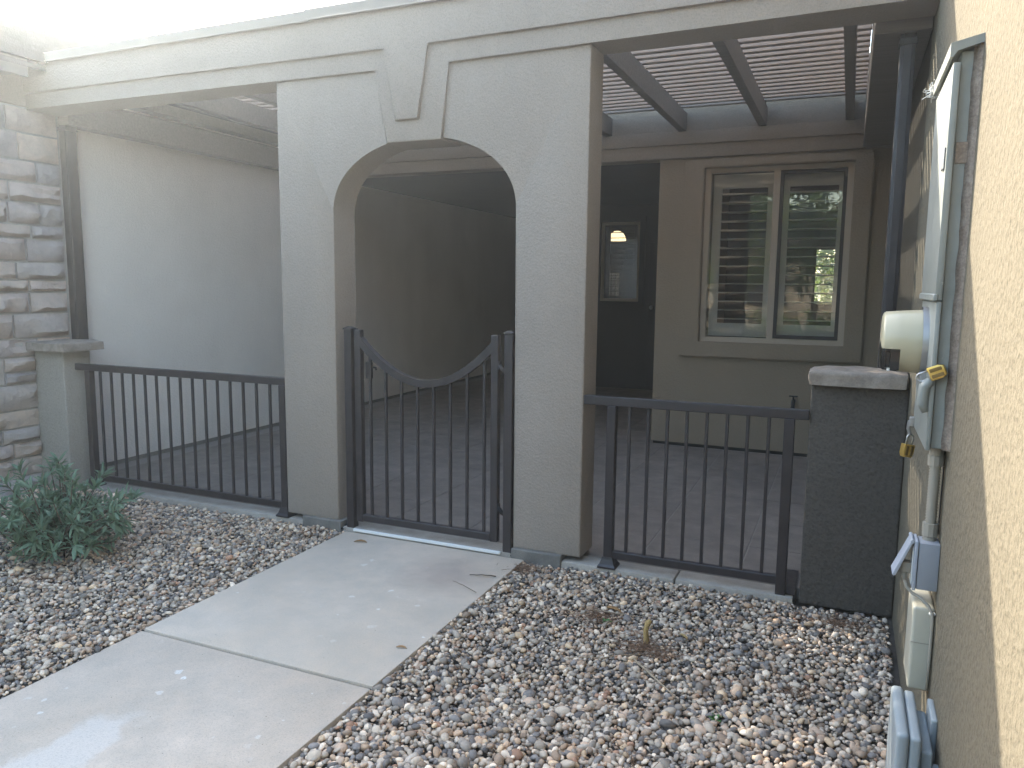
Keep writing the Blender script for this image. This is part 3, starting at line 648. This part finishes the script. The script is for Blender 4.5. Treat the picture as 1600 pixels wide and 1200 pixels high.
bm = nb(); lathe(bm, [(.204, r_ + .012), (.236, r_ + .012), (.236, r_ + .004), (.204, r_ + .004)], MC, 'x', 40, capends=False); fin('meter_ring', bm, M['steel'], me_, 40)
a0, a1 = R(192), R(348)   # clear sector at the bottom of the front half
bm = nb(); lathe(bm, [(.149, r_ * .985), (.204, r_ + .002), (.2045, .02)], MC, 'x', 40, capends=False)
lathe(bm, [(.098, .001), (.0985, r_ * .80), (.102, r_ * .90), (.108, r_ * .945), (.149, r_ * .985)], MC, 'x', 40, R(-12), R(192), capends=False)
fin('meter_shroud', bm, M['meter'], me_, 50)
bm = nb(); lathe(bm, [(.098, .001), (.0985, r_ * .80), (.102, r_ * .90), (.108, r_ * .945), (.149, r_ * .985)], MC, 'x', 30, a0, a1, capends=False); fin('meter_lens', bm, M['clear'], me_, 50)
bm = nb(); bx(bm, .125, .149, 2.53, 2.67, 1.262, 1.322); bx(bm, .112, .124, 2.545, 2.6, 1.268, 1.312); fin('register', bm, M['black'], me_)
bm = nb(); bx(bm, .114, .1245, 2.61, 2.65, 1.285, 1.318); bx(bm, .118, .1245, 2.535, 2.65, 1.258, 1.267); fin('register_plate', bm, M['white'], me_)
bm = nb(); bx(bm, .204, .2315, 2.515, 2.545, 1.222, 1.262, .004); fin('ring_clasp', bm, M['steel'], me_)
bm = nb(); tube(bm, [(.221, 2.374, 1.255), (.207, 2.379, 1.235), (.205, 2.384, 1.19), (.216, 2.385, 1.165)], [.012, .016, .016, .012], 8); fin('cover_bulge', bm, M['boxpaint'], me_, True)
bm = nb(); lathe(bm, [(0, .0045), (.002, .0045)], (.2375, 2.3725, 1.268), 'y', 8); fin('screw', bm, M['brass'], me_)
bm = nb(); tube(bm, [(.219, 2.775, 1.075), (.205, 2.775, 1.075), (.203, 2.775, 1.05), (.209, 2.775, 1.035)], .005, 6); bx(bm, .206, .2195, 2.76, 2.79, 1.06, 1.09, .002); fin('latch', bm, M['steel'], me_)

def padlock(c, rx, label):
    t = thing('padlock', c, label, 'padlock', 'brass padlocks on the meter box'); mw = Matrix.Translation(Vector(c)) @ rx
    def P(bm):
        for v in bm.verts: v.co = mw @ v.co
        return bm
    bm = nb(); prism(bm, [(-.019, 0), (.019, 0), (.019, -.030), (.013, -.042), (-.013, -.042), (-.019, -.030)], 'y', -.010, .010, .003, 2); fin('body', P(bm), M['brass'], t, 40)
    for x in (-.0085, .0085):
        bm = nb(); bx(bm, x - .005, x + .005, -.0115, .0115, -.036, -.005, .001); fin('inlay', P(bm), M['brass_dk'], t)
    bm = nb(); tube(bm, [(-.011, 0, 0), (-.011, 0, .022)] + [(-.011 * math.cos(a), 0, .022 + .011 * math.sin(a)) for a in np.linspace(.2, math.pi - .2, 7)] + [(.011, 0, .022), (.011, 0, 0)], .003, 6); fin('shackle', P(bm), M['steel'], t, True)
padlock((.216, 2.378, 1.268), Matrix.Rotation(R(-12), 4, 'Z') @ Matrix.Rotation(R(-115), 4, 'Y'), 'brass padlock sticking out under the round meter')
padlock((.208, 2.77, 1.0), Matrix.Rotation(R(35), 4, 'Z') @ Matrix.Rotation(R(10), 4, 'Y'), 'brass padlock hanging from the bottom latch of the meter box')
sw = thing('steel_wool', (.205, 2.85, 2.135), 'pale frayed clump of steel wool stuck at the hood of the meter box', 'steel wool')
bm = nb()
for q in range(70):
    p = Vector((.208, 2.84, 2.118)); d = Vector((random.gauss(0, 1), random.gauss(0, 1.2), random.gauss(0, 1))).normalized() * random.uniform(.008, .03)
    d2 = d + Vector((random.gauss(0, .008), random.gauss(0, .008), random.gauss(0, .008))); tube(bm, [p + d * .4, p + d, p + d2 * 1.1], .0012, 3)
fin('fibres', bm, M['white'], sw)

# conduit under the box
cd = thing('conduit', (.254, 2.44, .80), 'ribbed beige conduit running down from the meter box', 'conduit')
bm = nb(); prof = []
for i in range(49):
    z = .815 + .205 * i / 48; prof.append((z, .0155 if i % 2 else .0126))
lathe(bm, prof, (.2545, 2.44, 0), 'z', 16); fin('tube', bm, M['cond'], cd, True)
for z, z2 in ((1.005, 1.035), (.800, .838)):
    bm = nb(); lathe(bm, [(z, .020), (z2, .021)], (.2545, 2.44, 0), 'z', 10); lathe(bm, [(z2 + (.001 if z > .9 else -.052), .018), (z2 + (.024 if z > .9 else -.04), .018)], (.2545, 2.44, 0), 'z', 16); fin('fitting', bm, M['cond'], cd, 30)
bm = nb(); tube(bm, [(.279, 2.462, 1.05), (.2785, 2.466, .8)], .0028, 6); fin('side_wire', bm, M['black'], cd)

# outlet box
ob = thing('outlet_box', (.25, 2.43, .65), 'grey weatherproof outlet box with its flap propped open', 'outlet box')
bm = nb(); bx(bm, .226, .279, 2.392, 2.468, .652, .788, .003, 2); fin('box', bm, M['pvc'], ob, 40)
bm = nb(); bx(bm, .215, .2245, 2.389, 2.471, .648, .792, .003, 2); fin('cover_frame', bm, M['pvc_lid'], ob, 40)
bm = nb(); L_ = [(.212, .790), (.206, .790), (.163, .686), (.166, .682), (.172, .684)]
prism(bm, L_, 'y', 2.394, 2.466, .001, 1); fin('flap', bm, M['pvc_lid'], ob)
bm = nb(); tube(bm, [(.209, 2.39, .79), (.209, 2.47, .79)], .0055, 8); fin('hinge', bm, M['pvc_lid'], ob)
bm = nb(); bx(bm, .2115, .2148, 2.405, 2.455, .662, .772); fin('faceplate', bm, M['white'], ob)
pc = thing('power_cord', (.20, 2.41, .70), 'beige plug and cord hanging from the open outlet box', 'cord')
bm = nb(); bx(bm, .186, .2113, 2.408, 2.44, .690, .722, .005, 2); fin('plug', bm, M['cond'], pc, 40)
bm = nb(); tube(bm, [(.194, 2.42, .692), (.195, 2.418, .675), (.197, 2.415, .668)], [.008, .006, .005], 8); fin('strain_relief', bm, M['cond'], pc, True)
bm = nb(); tube(bm, [(.197, 2.415, .669), (.203, 2.41, .65), (.218, 2.40, .637), (.24, 2.39, .628), (.260, 2.378, .612), (.2695, 2.372, .595), (.2715, 2.37, .57), (.2715, 2.37, .45), (.2715, 2.368, .37)], .0045, 8); fin('cable', bm, M['cond'], pc, True)

# cream long box
wb = thing('cover_box', (.25, 2.45, .36), 'long cream plastic cover box below the outlet box', 'cover box')
bm = nb(); bx(bm, .222, .279, 2.385, 2.545, .355, .603, .010, 3); fin('cover', bm, M['cream'], wb, 40)
bm = nb(); bx(bm, .2225, .2785, 2.3838, 2.386, .497, .4985); fin('seam', bm, M['cond'], wb)
bm = nb(); bx(bm, .262, .2785, 2.372, 2.3845, .588, .5955, .002); fin('clip', bm, M['white'], wb)

# grey controller
gc = thing('controller_box', (.23, 2.18, .10), 'blue grey plastic irrigation controller low on the tan wall', 'controller')
bm = nb(); bx(bm, .176, .2065, 2.045, 2.315, .03, .395, .014, 4); fin('lid', bm, M['ctrl'], gc, 40)
bm = nb(); bx(bm, .2075, .2345, 2.05, 2.31, .035, .388, .010, 3); fin('body', bm, M['ctrl'], gc, 40)
bm = nb(); bx(bm, .235, .264, 2.075, 2.29, .05, .345, .008, 3); fin('back_box', bm, M['ctrl'], gc, 40)
bm = nb(); bx(bm, .2645, .281, 2.17, 2.29, .06, .385, .006, 3); fin('mount', bm, M['ctrl'], gc, 40)
bm = nb(); bx(bm, .195, .222, 2.036, 2.046, .225, .275, .003); bx(bm, .204, .214, 2.0325, 2.0375, .238, .265, .001); fin('latch', bm, M['ctrl'], gc)
bm = nb(); tube(bm, [(.248, 2.1, .29), (.281, 2.1, .29)], .013, 10); fin('stub', bm, M['ctrl'], gc, 40)
cc = thing('cream_fitting', (.24, 1.93, .2), 'rounded cream plastic fitting in front of the grey controller', 'fitting')
bm = nb(); bx(bm, .205, .246, 1.90, 1.975, -.06, .333, .012, 3); fin('body', bm, M['cream'], cc, 40)
bm = nb(); tube(bm, [(.246, 1.94, .29), (.281, 1.94, .27)], .02, 10); fin('elbow', bm, M['cream'], cc, 40)

# ------------------------------------------------------------------ gravel
def ico(sub):
    bm = nb(); bmesh.ops.create_icosphere(bm, subdivisions=sub, radius=1.0); bm.verts.ensure_lookup_table()
    V = np.array([v.co[:] for v in bm.verts]); F = np.array([[v.index for v in f.verts] for f in bm.faces]); bm.free(); return V, F
ICO2, ICO1 = ico(2), ico(1)
PAL = np.array([(.30, .285, .265), (.20, .195, .19), (.40, .375, .345), (.12, .122, .13), (.34, .27, .215), (.24, .20, .17), (.50, .47, .43), (.16, .165, .18), (.36, .30, .26), (.27, .18, .14), (.42, .35, .27), (.085, .088, .098), (.33, .32, .31)])
PW = np.array([.14, .13, .13, .08, .08, .09, .08, .09, .07, .02, .05, .05, .09]); PW = PW / PW.sum()
CAMP = np.array((0, 0, 1.5))
def pebbles(name, x0, x1, y0, y1, pitch, inside, label, dark=1.0):
    nx, ny = int((x1 - x0) / pitch), int((y1 - y0) / pitch)
    gx, gy = np.meshgrid(np.arange(nx), np.arange(ny)); gx, gy = gx.ravel(), gy.ravel()
    X = x0 + (gx + .5 * (gy % 2) + rng.uniform(-.45, .45, gx.size)) * pitch; Y = y0 + (gy + .5 + rng.uniform(-.45, .45, gx.size)) * pitch
    keep = inside(X, Y); X, Y = X[keep], Y[keep]; N = X.size
    size = np.clip(rng.lognormal(math.log(.0096), .32, N), .006, .024)
    Z = -.047 + size * .45 + rng.uniform(0, .020, N) + .008 * np.sin(X * 3.1 + 1) * np.sin(Y * 2.7)
    dist = np.sqrt(X ** 2 + Y ** 2 + 2.2)
    near = dist < 3.1
    VV, FF, CC = [], [], []; off = 0
    for msk, (V, F) in ((near, ICO2), (~near, ICO1)):
        idx = np.where(msk)[0]; n = idx.size
        if n == 0: continue
        sc = np.stack([size[idx] * rng.uniform(.9, 1.45, n), size[idx] * rng.uniform(.75, 1.1, n), size[idx] * rng.uniform(.5, .85, n)], 1)
        a = rng.uniform(0, 2 * math.pi, n); tl = rng.normal(0, .35, n); tl2 = rng.normal(0, .35, n)
        P = V[None] * (1 + .0 * sc[:, None, :1])
        # lumpy: a few random cosine lobes per pebble
        for q in range(3):
            d = rng.normal(0, 1, (n, 3)); d /= np.linalg.norm(d, axis=1, keepdims=True); ph = rng.uniform(0, 6.28, n)
            P = P * (1 + rng.uniform(.03, .13, n)[:, None] * np.cos(3.0 * np.einsum('vk,nk->nv', V, d) + ph[:, None]))[:, :, None]
        P = P * sc[:, None, :]
        def rot(P, i, j, an):
            c, s = np.cos(an)[:, None], np.sin(an)[:, None]; A, B = P[:, :, i].copy(), P[:, :, j].copy(); P[:, :, i] = c * A - s * B; P[:, :, j] = s * A + c * B
        rot(P, 0, 2, tl); rot(P, 1, 2, tl2); rot(P, 0, 1, a)
        P += np.stack([X[idx], Y[idx], Z[idx]], 1)[:, None, :]
        VV.append(P.reshape(-1, 3)); FF.append((F[None] + (off + np.arange(n) * len(V))[:, None, None]).reshape(-1, 3)); off += n * len(V)
        c = PAL[rng.choice(len(PAL), n, p=PW)] * np.array([1.60, 1.36, 1.12]) * rng.uniform(.7, 1.3, (n, 1)) * dark; CC.append(np.repeat(c, len(V), 0))
    VV = np.concatenate(VV); FF = np.concatenate(FF); CC = np.concatenate(CC)
    me = bpy.data.meshes.new(name); me.vertices.add(len(VV)); me.vertices.foreach_set('co', VV.astype(np.float32).ravel())
    me.loops.add(FF.size); me.loops.foreach_set('vertex_index', FF.astype(np.int32).ravel()); me.polygons.add(len(FF)); me.polygons.foreach_set('loop_start', np.arange(0, FF.size, 3, dtype=np.int32))
    try: me.polygons.foreach_set('loop_total', np.full(len(FF), 3, dtype=np.int32))
    except Exception: pass
    me.update(calc_edges=True); me.shade_smooth()
    at = me.attributes.new('tint', 'FLOAT_COLOR', 'POINT'); at.data.foreach_set('color', np.concatenate([CC, np.ones((len(CC), 1))], 1).astype(np.float32).ravel())
    me.materials.append(M['gravel']); o = bpy.data.objects.new(name, me); COL.objects.link(o); props(o, label, 'gravel', kind='stuff'); return N, len(FF)
pebbles('gravel', -1.56, .27, .9, 3.86, .0162, lambda X, Y: ~((X < -1.36) & (Y > 3.825)) & ~((X > -.12) & (Y > 3.87)) & (X > -1.563), 'grey and tan river pebbles in front of the right railing')
pebbles('gravel', -5.44, -2.77, .9, 3.86, .0170, lambda X, Y: (X * -1.0 < 2.2 + Y * 0.95) & ~((X > -3.10) & (Y > 3.825)) & ~((X < -5.13) & (Y > 3.77)) & (Y < 3.85), 'grey and tan river pebbles around the green bush')

# ------------------------------------------------------------------ bush
bu = thing('oleander_bush', (-4.02, 2.86, -.05), 'green bush with narrow pointed leaves growing in the left gravel', 'bush')
def leaf_bm(L=1.0):
    bm = nb(); rows = []
    for t_, wd, zz in ((0, .03, 0), (.22, .085, .02), (.5, .11, .03), (.78, .075, .015), (1.0, .004, -.04)):
        rows.append((bm.verts.new((t_, -wd, zz + wd * .35)), bm.verts.new((t_, 0, zz)), bm.verts.new((t_, wd, zz + wd * .35))))
    for a, c in zip(rows, rows[1:]):
        bm.faces.new((a[0], c[0], c[1], a[1])); bm.faces.new((a[1], c[1], c[2], a[2]))
    return bm
q = fin('leaf', leaf_bm(), M['leaf'], bu, True, origin=(0, 0, 0)); leafme = q.data; bpy.data.objects.remove(q)
stems = nb(); tips = []
for i in range(64):
    a = random.uniform(0, 2 * math.pi); rr = random.uniform(.0, .10); b0 = Vector((-4.02 + rr * math.cos(a), 2.86 + rr * math.sin(a), -.06))
    rad = random.uniform(.12, .47) ; hh = random.uniform(.16, .52) * (1.15 - rad * .75)
    e = Vector((-4.02 + rad * math.cos(a) * 1.05, 2.86 + rad * math.sin(a) * .85, -.05 + hh))
    mid = b0.lerp(e, .5) + Vector((random.gauss(0, .03), random.gauss(0, .03), random.uniform(.0, .06)))
    tube(stems, [b0, b0.lerp(mid, .5), mid, mid.lerp(e, .55), e], [.006, .005, .0045, .0035, .0025], 5); tips.append((mid.lerp(e, .55), e)); 
    for q in range(2):
        s0 = b0.lerp(mid, random.uniform(.5, 1)); e2 = s0 + Vector((random.gauss(0, .10), random.gauss(0, .10), random.uniform(.04, .14))); tube(stems, [s0, s0.lerp(e2, .5) + Vector((0, 0, .01)), e2], [.0035, .003, .002], 5); tips.append((s0, e2))
fin('stem', stems, M['bark'], bu, True)
LV = []
for s0, e in tips:
    d = (e - s0).normalized()
    for q in range(random.randint(14, 22)):
        t_ = random.random() ** .6; p = s0.lerp(e, .25 + .75 * t_)
        az = random.uniform(0, 2 * math.pi); side = d.orthogonal().normalized(); side.rotate(Matrix.Rotation(az, 3, d))
        dr_ = (d * random.uniform(.2, 1.0) + side * random.uniform(.6, 1.0) + Vector((0, 0, random.uniform(-.25, .2)))).normalized()
        LV.append((p, dr_, random.uniform(.045, .092)))
LV.sort(key=lambda l: (l[0] - Vector((0, 0, 1.5))).length)
big = LV[:300]; rest = LV[300:]
def leaf_mw(p, d, L):
    x = d; z = Vector((random.gauss(0, .35), random.gauss(0, .35), 1)); y = z.cross(x).normalized(); z = x.cross(y)
    mw = Matrix((x, y, z)).transposed().to_4x4(); mw.translation = p; return mw @ Matrix.Diagonal((L, L * random.uniform(.75, 1.15), L, 1))
for p, d, L in big:
    mw = leaf_mw(p, d, L); o = bpy.data.objects.new('leaf', leafme); COL.objects.link(o); o.parent = bu; lo = mw.to_translation() - LOC[bu]; o.location = lo; o.rotation_euler = mw.to_euler(); o.scale = mw.to_scale()
bm = nb()
for p, d, L in rest:
    mw = leaf_mw(p, d, L); t2 = leaf_bm(); 
    vm = {v: bm.verts.new(mw @ v.co) for v in t2.verts}
    for f in t2.faces: bm.faces.new([vm[v] for v in f.verts])
    t2.free()
fo = fin('foliage', bm, M['leaf'], bu, True); fo['kind'] = 'stuff'

# ------------------------------------------------------------------ litter
st = thing('cut_stem', (-.72, 3.14, -.05), 'thick cut yellowish plant stem standing up from the right gravel', 'stem')
bm = nb(); tube(bm, [(-.715, 3.14, -.07), (-.712, 3.14, -.02), (-.716, 3.14, .03), (-.708, 3.14, .062), (-.698, 3.145, .075)], [.013, .0125, .011, .013, .008], 9); fin('stub', bm, M['drywood'], st, True)
bm = nb(); tube(bm, [(-.71, 3.14, .04), (-.69, 3.12, .055), (-.684, 3.11, .07)], .0035, 6); fin('twig', bm, M['twig'], st, True)
def twig(pts, r, label, m_='twig', nm='twig', cat='twig', group='dry twigs on the gravel'):
    o_ = Vector(pts[0]); bm = nb(); P = [Vector(p) for p in pts]; out = []
    for a, c in zip(P, P[1:]):
        for k_ in range(3): out.append(a.lerp(c, k_ / 3) + Vector((random.gauss(0, .003), random.gauss(0, .003), random.uniform(0, .004))))
    out.append(P[-1]); tube(bm, out, [r * (1 - .6 * i / len(out)) for i in range(len(out))], 6)
    o = fin(nm, bm, M[m_], None, True, origin=o_); props(o, label, cat, group); return o
z = -.028
twig([(-.73, 2.98, z), (-.62, 2.86, z + .004), (-.50, 2.74, z)], .0055, 'thick pale twig slanting below the cut stem')
twig([(-.62, 2.05, z), (-.50, 2.09, z + .01), (-.40, 2.06, z), (-.32, 2.09, z)], .0055, 'long bent twig lying near the bottom edge of the gravel')
twig([(-.36, 2.28, z), (-.32, 2.36, z + .008), (-.25, 2.43, z)], .006, 'dark hooked twig in the middle of the right gravel', 'bark')
twig([(-.27, 2.20, z), (-.20, 2.12, z + .004), (-.16, 2.06, z)], .0065, 'straight thick twig pointing at a green sprout')
twig([(-.98, 2.86, z), (-.85, 2.93, z), (-.70, 3.02, z + .005)], .0028, 'thin twig left of the cut stem')
twig([(-1.20, 2.13, z), (-1.06, 2.2, z), (-.90, 2.12, z)], .003, 'thin arched twig near the walkway joint')
twig([(-.02, 2.55, z), (.02, 2.42, z), (.06, 2.33, z)], .0025, 'thin straw near the tan wall')
twig([(-1.02, 3.35, z + .01), (-.82, 3.38, z), (-.58, 3.46, z)], .0025, 'long thin straw in front of the right railing')
twig([(-1.60, 3.52, -.012), (-1.68, 3.50, -.010), (-1.74, 3.49, -.013)], .004, 'curled dark twig overhanging the walkway edge', 'bark')
twig([(-1.60, 3.28, -.012), (-1.70, 3.33, -.004), (-1.78, 3.38, -.014)], .002, 'straight thin twig overhanging the walkway edge', 'bark')
def dleaf(p, L, rz, label, m_='dryleaf'):
    bm = leaf_bm(); mw = Matrix.Translation(p) @ Matrix.Rotation(rz, 4, 'Z') @ Matrix.Diagonal((L, L * 1.2, L * 2.2, 1))
    for v in bm.verts: v.co = mw @ v.co
    o = fin('dry_leaf', bm, M[m_], None, True, origin=p); sol = o.modifiers.new('thick', 'SOLIDIFY'); sol.thickness = .001; props(o, label, 'leaf', 'dry leaves')
dleaf(Vector((-2.60, 3.68, -.018)), .085, .35, 'curled tan leaf on the walkway just outside the gate')
dleaf(Vector((-1.66, 2.64, -.018)), .05, .2, 'small brown leaf on the walkway near its right edge')
dleaf(Vector((-1.52, 2.95, -.03)), .05, 1.1, 'reddish brown leaf on pebbles beside the walkway')
dleaf(Vector((-.60, 3.27, -.022)), .06, -.6, 'yellow brown leaf on pebbles right of the cut stem', 'drywood')
dleaf(Vector((-.98, 3.40, -.022)), .10, -.15, 'long brown leaf in front of the right railing')
dleaf(Vector((-1.10, 2.62, -.022)), .06, .9, 'pale tan leaf on pebbles near the walkway joint', 'twig')
def needles(cx, cy, n, rad, label):
    bm = nb()
    for q in range(n):
        a = random.uniform(0, 6.28); r0 = abs(random.gauss(0, rad)); p = Vector((cx + r0 * math.cos(a), cy + r0 * math.sin(a) * .8, -.030 + random.uniform(-.004, .012))); d = Vector((random.gauss(0, 1), random.gauss(0, 1), random.gauss(0, .15))).normalized() * random.uniform(.012, .05)
        tube(bm, [p - d, p + Vector((0, 0, .003)), p + d], .0011, 3)
    o = fin('dead_grass', bm, M['needle'], None, origin=(cx, cy, -.05)); props(o, label, 'dead grass', kind='stuff')
needles(-.70, 3.08, 260, .085, 'brown dead needles around the cut stem')
needles(-.98, 3.30, 200, .09, 'brown dead needles between the cut stem and the arch column')
needles(-.10, 2.98, 130, .05, 'rusty clump of dead needles near the drain tube')
needles(-1.52, 3.72, 130, .06, 'brown dead needles at the foot of the right arch column')
needles(-3.75, 2.52, 130, .10, 'brown dead needles under the green bush')
needles(-2.95, 3.72, 90, .06, 'brown dead needles at the foot of the left arch column')
needles(.05, 3.70, 160, .10, 'straw coloured dead needles at the foot of the dark pillar')
needles(-.55, 2.30, 60, .25, 'scattered straw over the right gravel')
def sprout(p, label):
    t = thing('sprout', p, label, 'sprout', 'green sprouts in the gravel')
    for q in range(6):
        a = q * 1.05 + random.random() * .4; d = Vector((math.cos(a), math.sin(a), random.uniform(.3, .9))).normalized(); bm = leaf_bm(); mw = leaf_mw(Vector(p), d, random.uniform(.02, .035)) @ Matrix.Diagonal((1, 2.2, 1, 1))
        for v in bm.verts: v.co = mw @ v.co
        fin('leaf', bm, M['weed'], t, True)
sprout((-.345, 2.66, -.035), 'green sprout in the middle of the right gravel'); sprout((-.13, 2.00, -.03), 'green sprout at the bottom edge of the gravel'); sprout((-.93, 3.26, -.03), 'green sprout behind the cut stem')

# ------------------------------------------------------------------ what the window mirrors: the street side behind the camera
def crown(bm, c, rx, rz, n, L):
    for q in range(n):
        d = Vector((random.gauss(0, 1), random.gauss(0, 1), random.gauss(0, 1))).normalized() * (random.random() ** .4)
        if noise.noise(d * 2.2 + Vector(c)) < -.12: continue
        p = Vector(c) + Vector((d.x * rx, d.y * rx, d.z * rz)); e = Vector((random.gauss(0, 1), random.gauss(0, 1), random.gauss(0, .6))).normalized(); f = e.orthogonal().normalized() * .35
        A = [bm.verts.new(p + e * L * s + f * L * t_) for s, t_ in ((-1, 0), (0, 1), (1, 0), (0, -1))]; bm.faces.new(A)
def tree(x, y, h, r, label, n=5200):
    t = thing('tree', (x, y, -.08), label, 'tree', 'trees across the street'); bm = nb()
    tube(bm, [(x, y, -.1), (x + .1, y, h * .3), (x, y + .1, h * .6)], [.14, .1, .05], 8)
    for q in range(5):
        a = q * 1.26; tube(bm, [(x + .08, y, h * .35), (x + r * .5 * math.cos(a), y + r * .5 * math.sin(a), h * .68)], [.05, .02], 6)
    fin('trunk', bm, M['bark'], t, True); bm = nb(); crown(bm, (x, y, h * .62), r, h * .38, n, .11); fin('crown', bm, M['tleaf'], t)
tree(-2.9, -7.0, 5.0, 1.5, 'leafy tree across the street in front of the pale house'); tree(-.9, -8.6, 5.1, 1.7, 'round leafy tree across the street at the end of the hedge'); tree(-6.6, -8.2, 4.4, 1.7, 'leafy tree across the street left of the pale house')
hd = thing('hedge', (-1.5, -4.0, -.08), 'low clipped green hedge along the street', 'hedge'); bm = nb()
for q in range(14): crown(bm, (-5.2 + q * .55, -3.1 + random.uniform(-.1, .1), .40), .48, .62, 620, .085)
fin('foliage', bm, M['tleaf'], hd)
fh = thing('far_house', (-3, -13, -.08), 'pale stucco house across the street', 'house')
boxo('wall', M['farwall'], fh, -11, 5, -16, -12.5, -.1, 2.9); 
bm = nb(); prism(bm, [(-12.0, 2.9), (-12.0, 3.02), (-14.2, 4.1), (-16.4, 3.02), (-16.4, 2.9)], 'x', -11.5, 5.5); fin('roof', bm, M['roof'], fh)
for x in (-8, -3.4, 1.2): boxo('window', M['dkframe'], fh, x, x + 1.5, -12.5, -12.47, .9, 2.2)
bw = thing('garden_shrub', (-.2, 13.0, -.08), 'leafy shrub lit behind the house seen through the room', 'shrub'); bm = nb(); crown(bm, (-.35, 16.4, 1.7), 1.5, 1.6, 5200, .10); fin('foliage', bm, M['tleaf'], bw)

# ------------------------------------------------------------------ air
if GLARE_HAZE > 0:  # added haze volume imitating lens veiling glare towards the left
    hm = bpy.data.materials.new('glare_veil'); hm.use_nodes = True; t = hm.node_tree; t.nodes.clear()
    o = t.nodes.new('ShaderNodeOutputMaterial'); v = t.nodes.new('ShaderNodeVolumePrincipled'); v.inputs['Color'].default_value = (.84, .92, 1, 1); v.inputs['Density'].default_value = GLARE_HAZE; v.inputs['Anisotropy'].default_value = .8
    t.links.new(v.outputs[0], o.inputs['Volume'])
    bm = nb(); bx(bm, -71, 71, -71, 71, -1.1, 5.4); hz = fin('glare_haze', bm, hm); props(hz, kind='stuff')
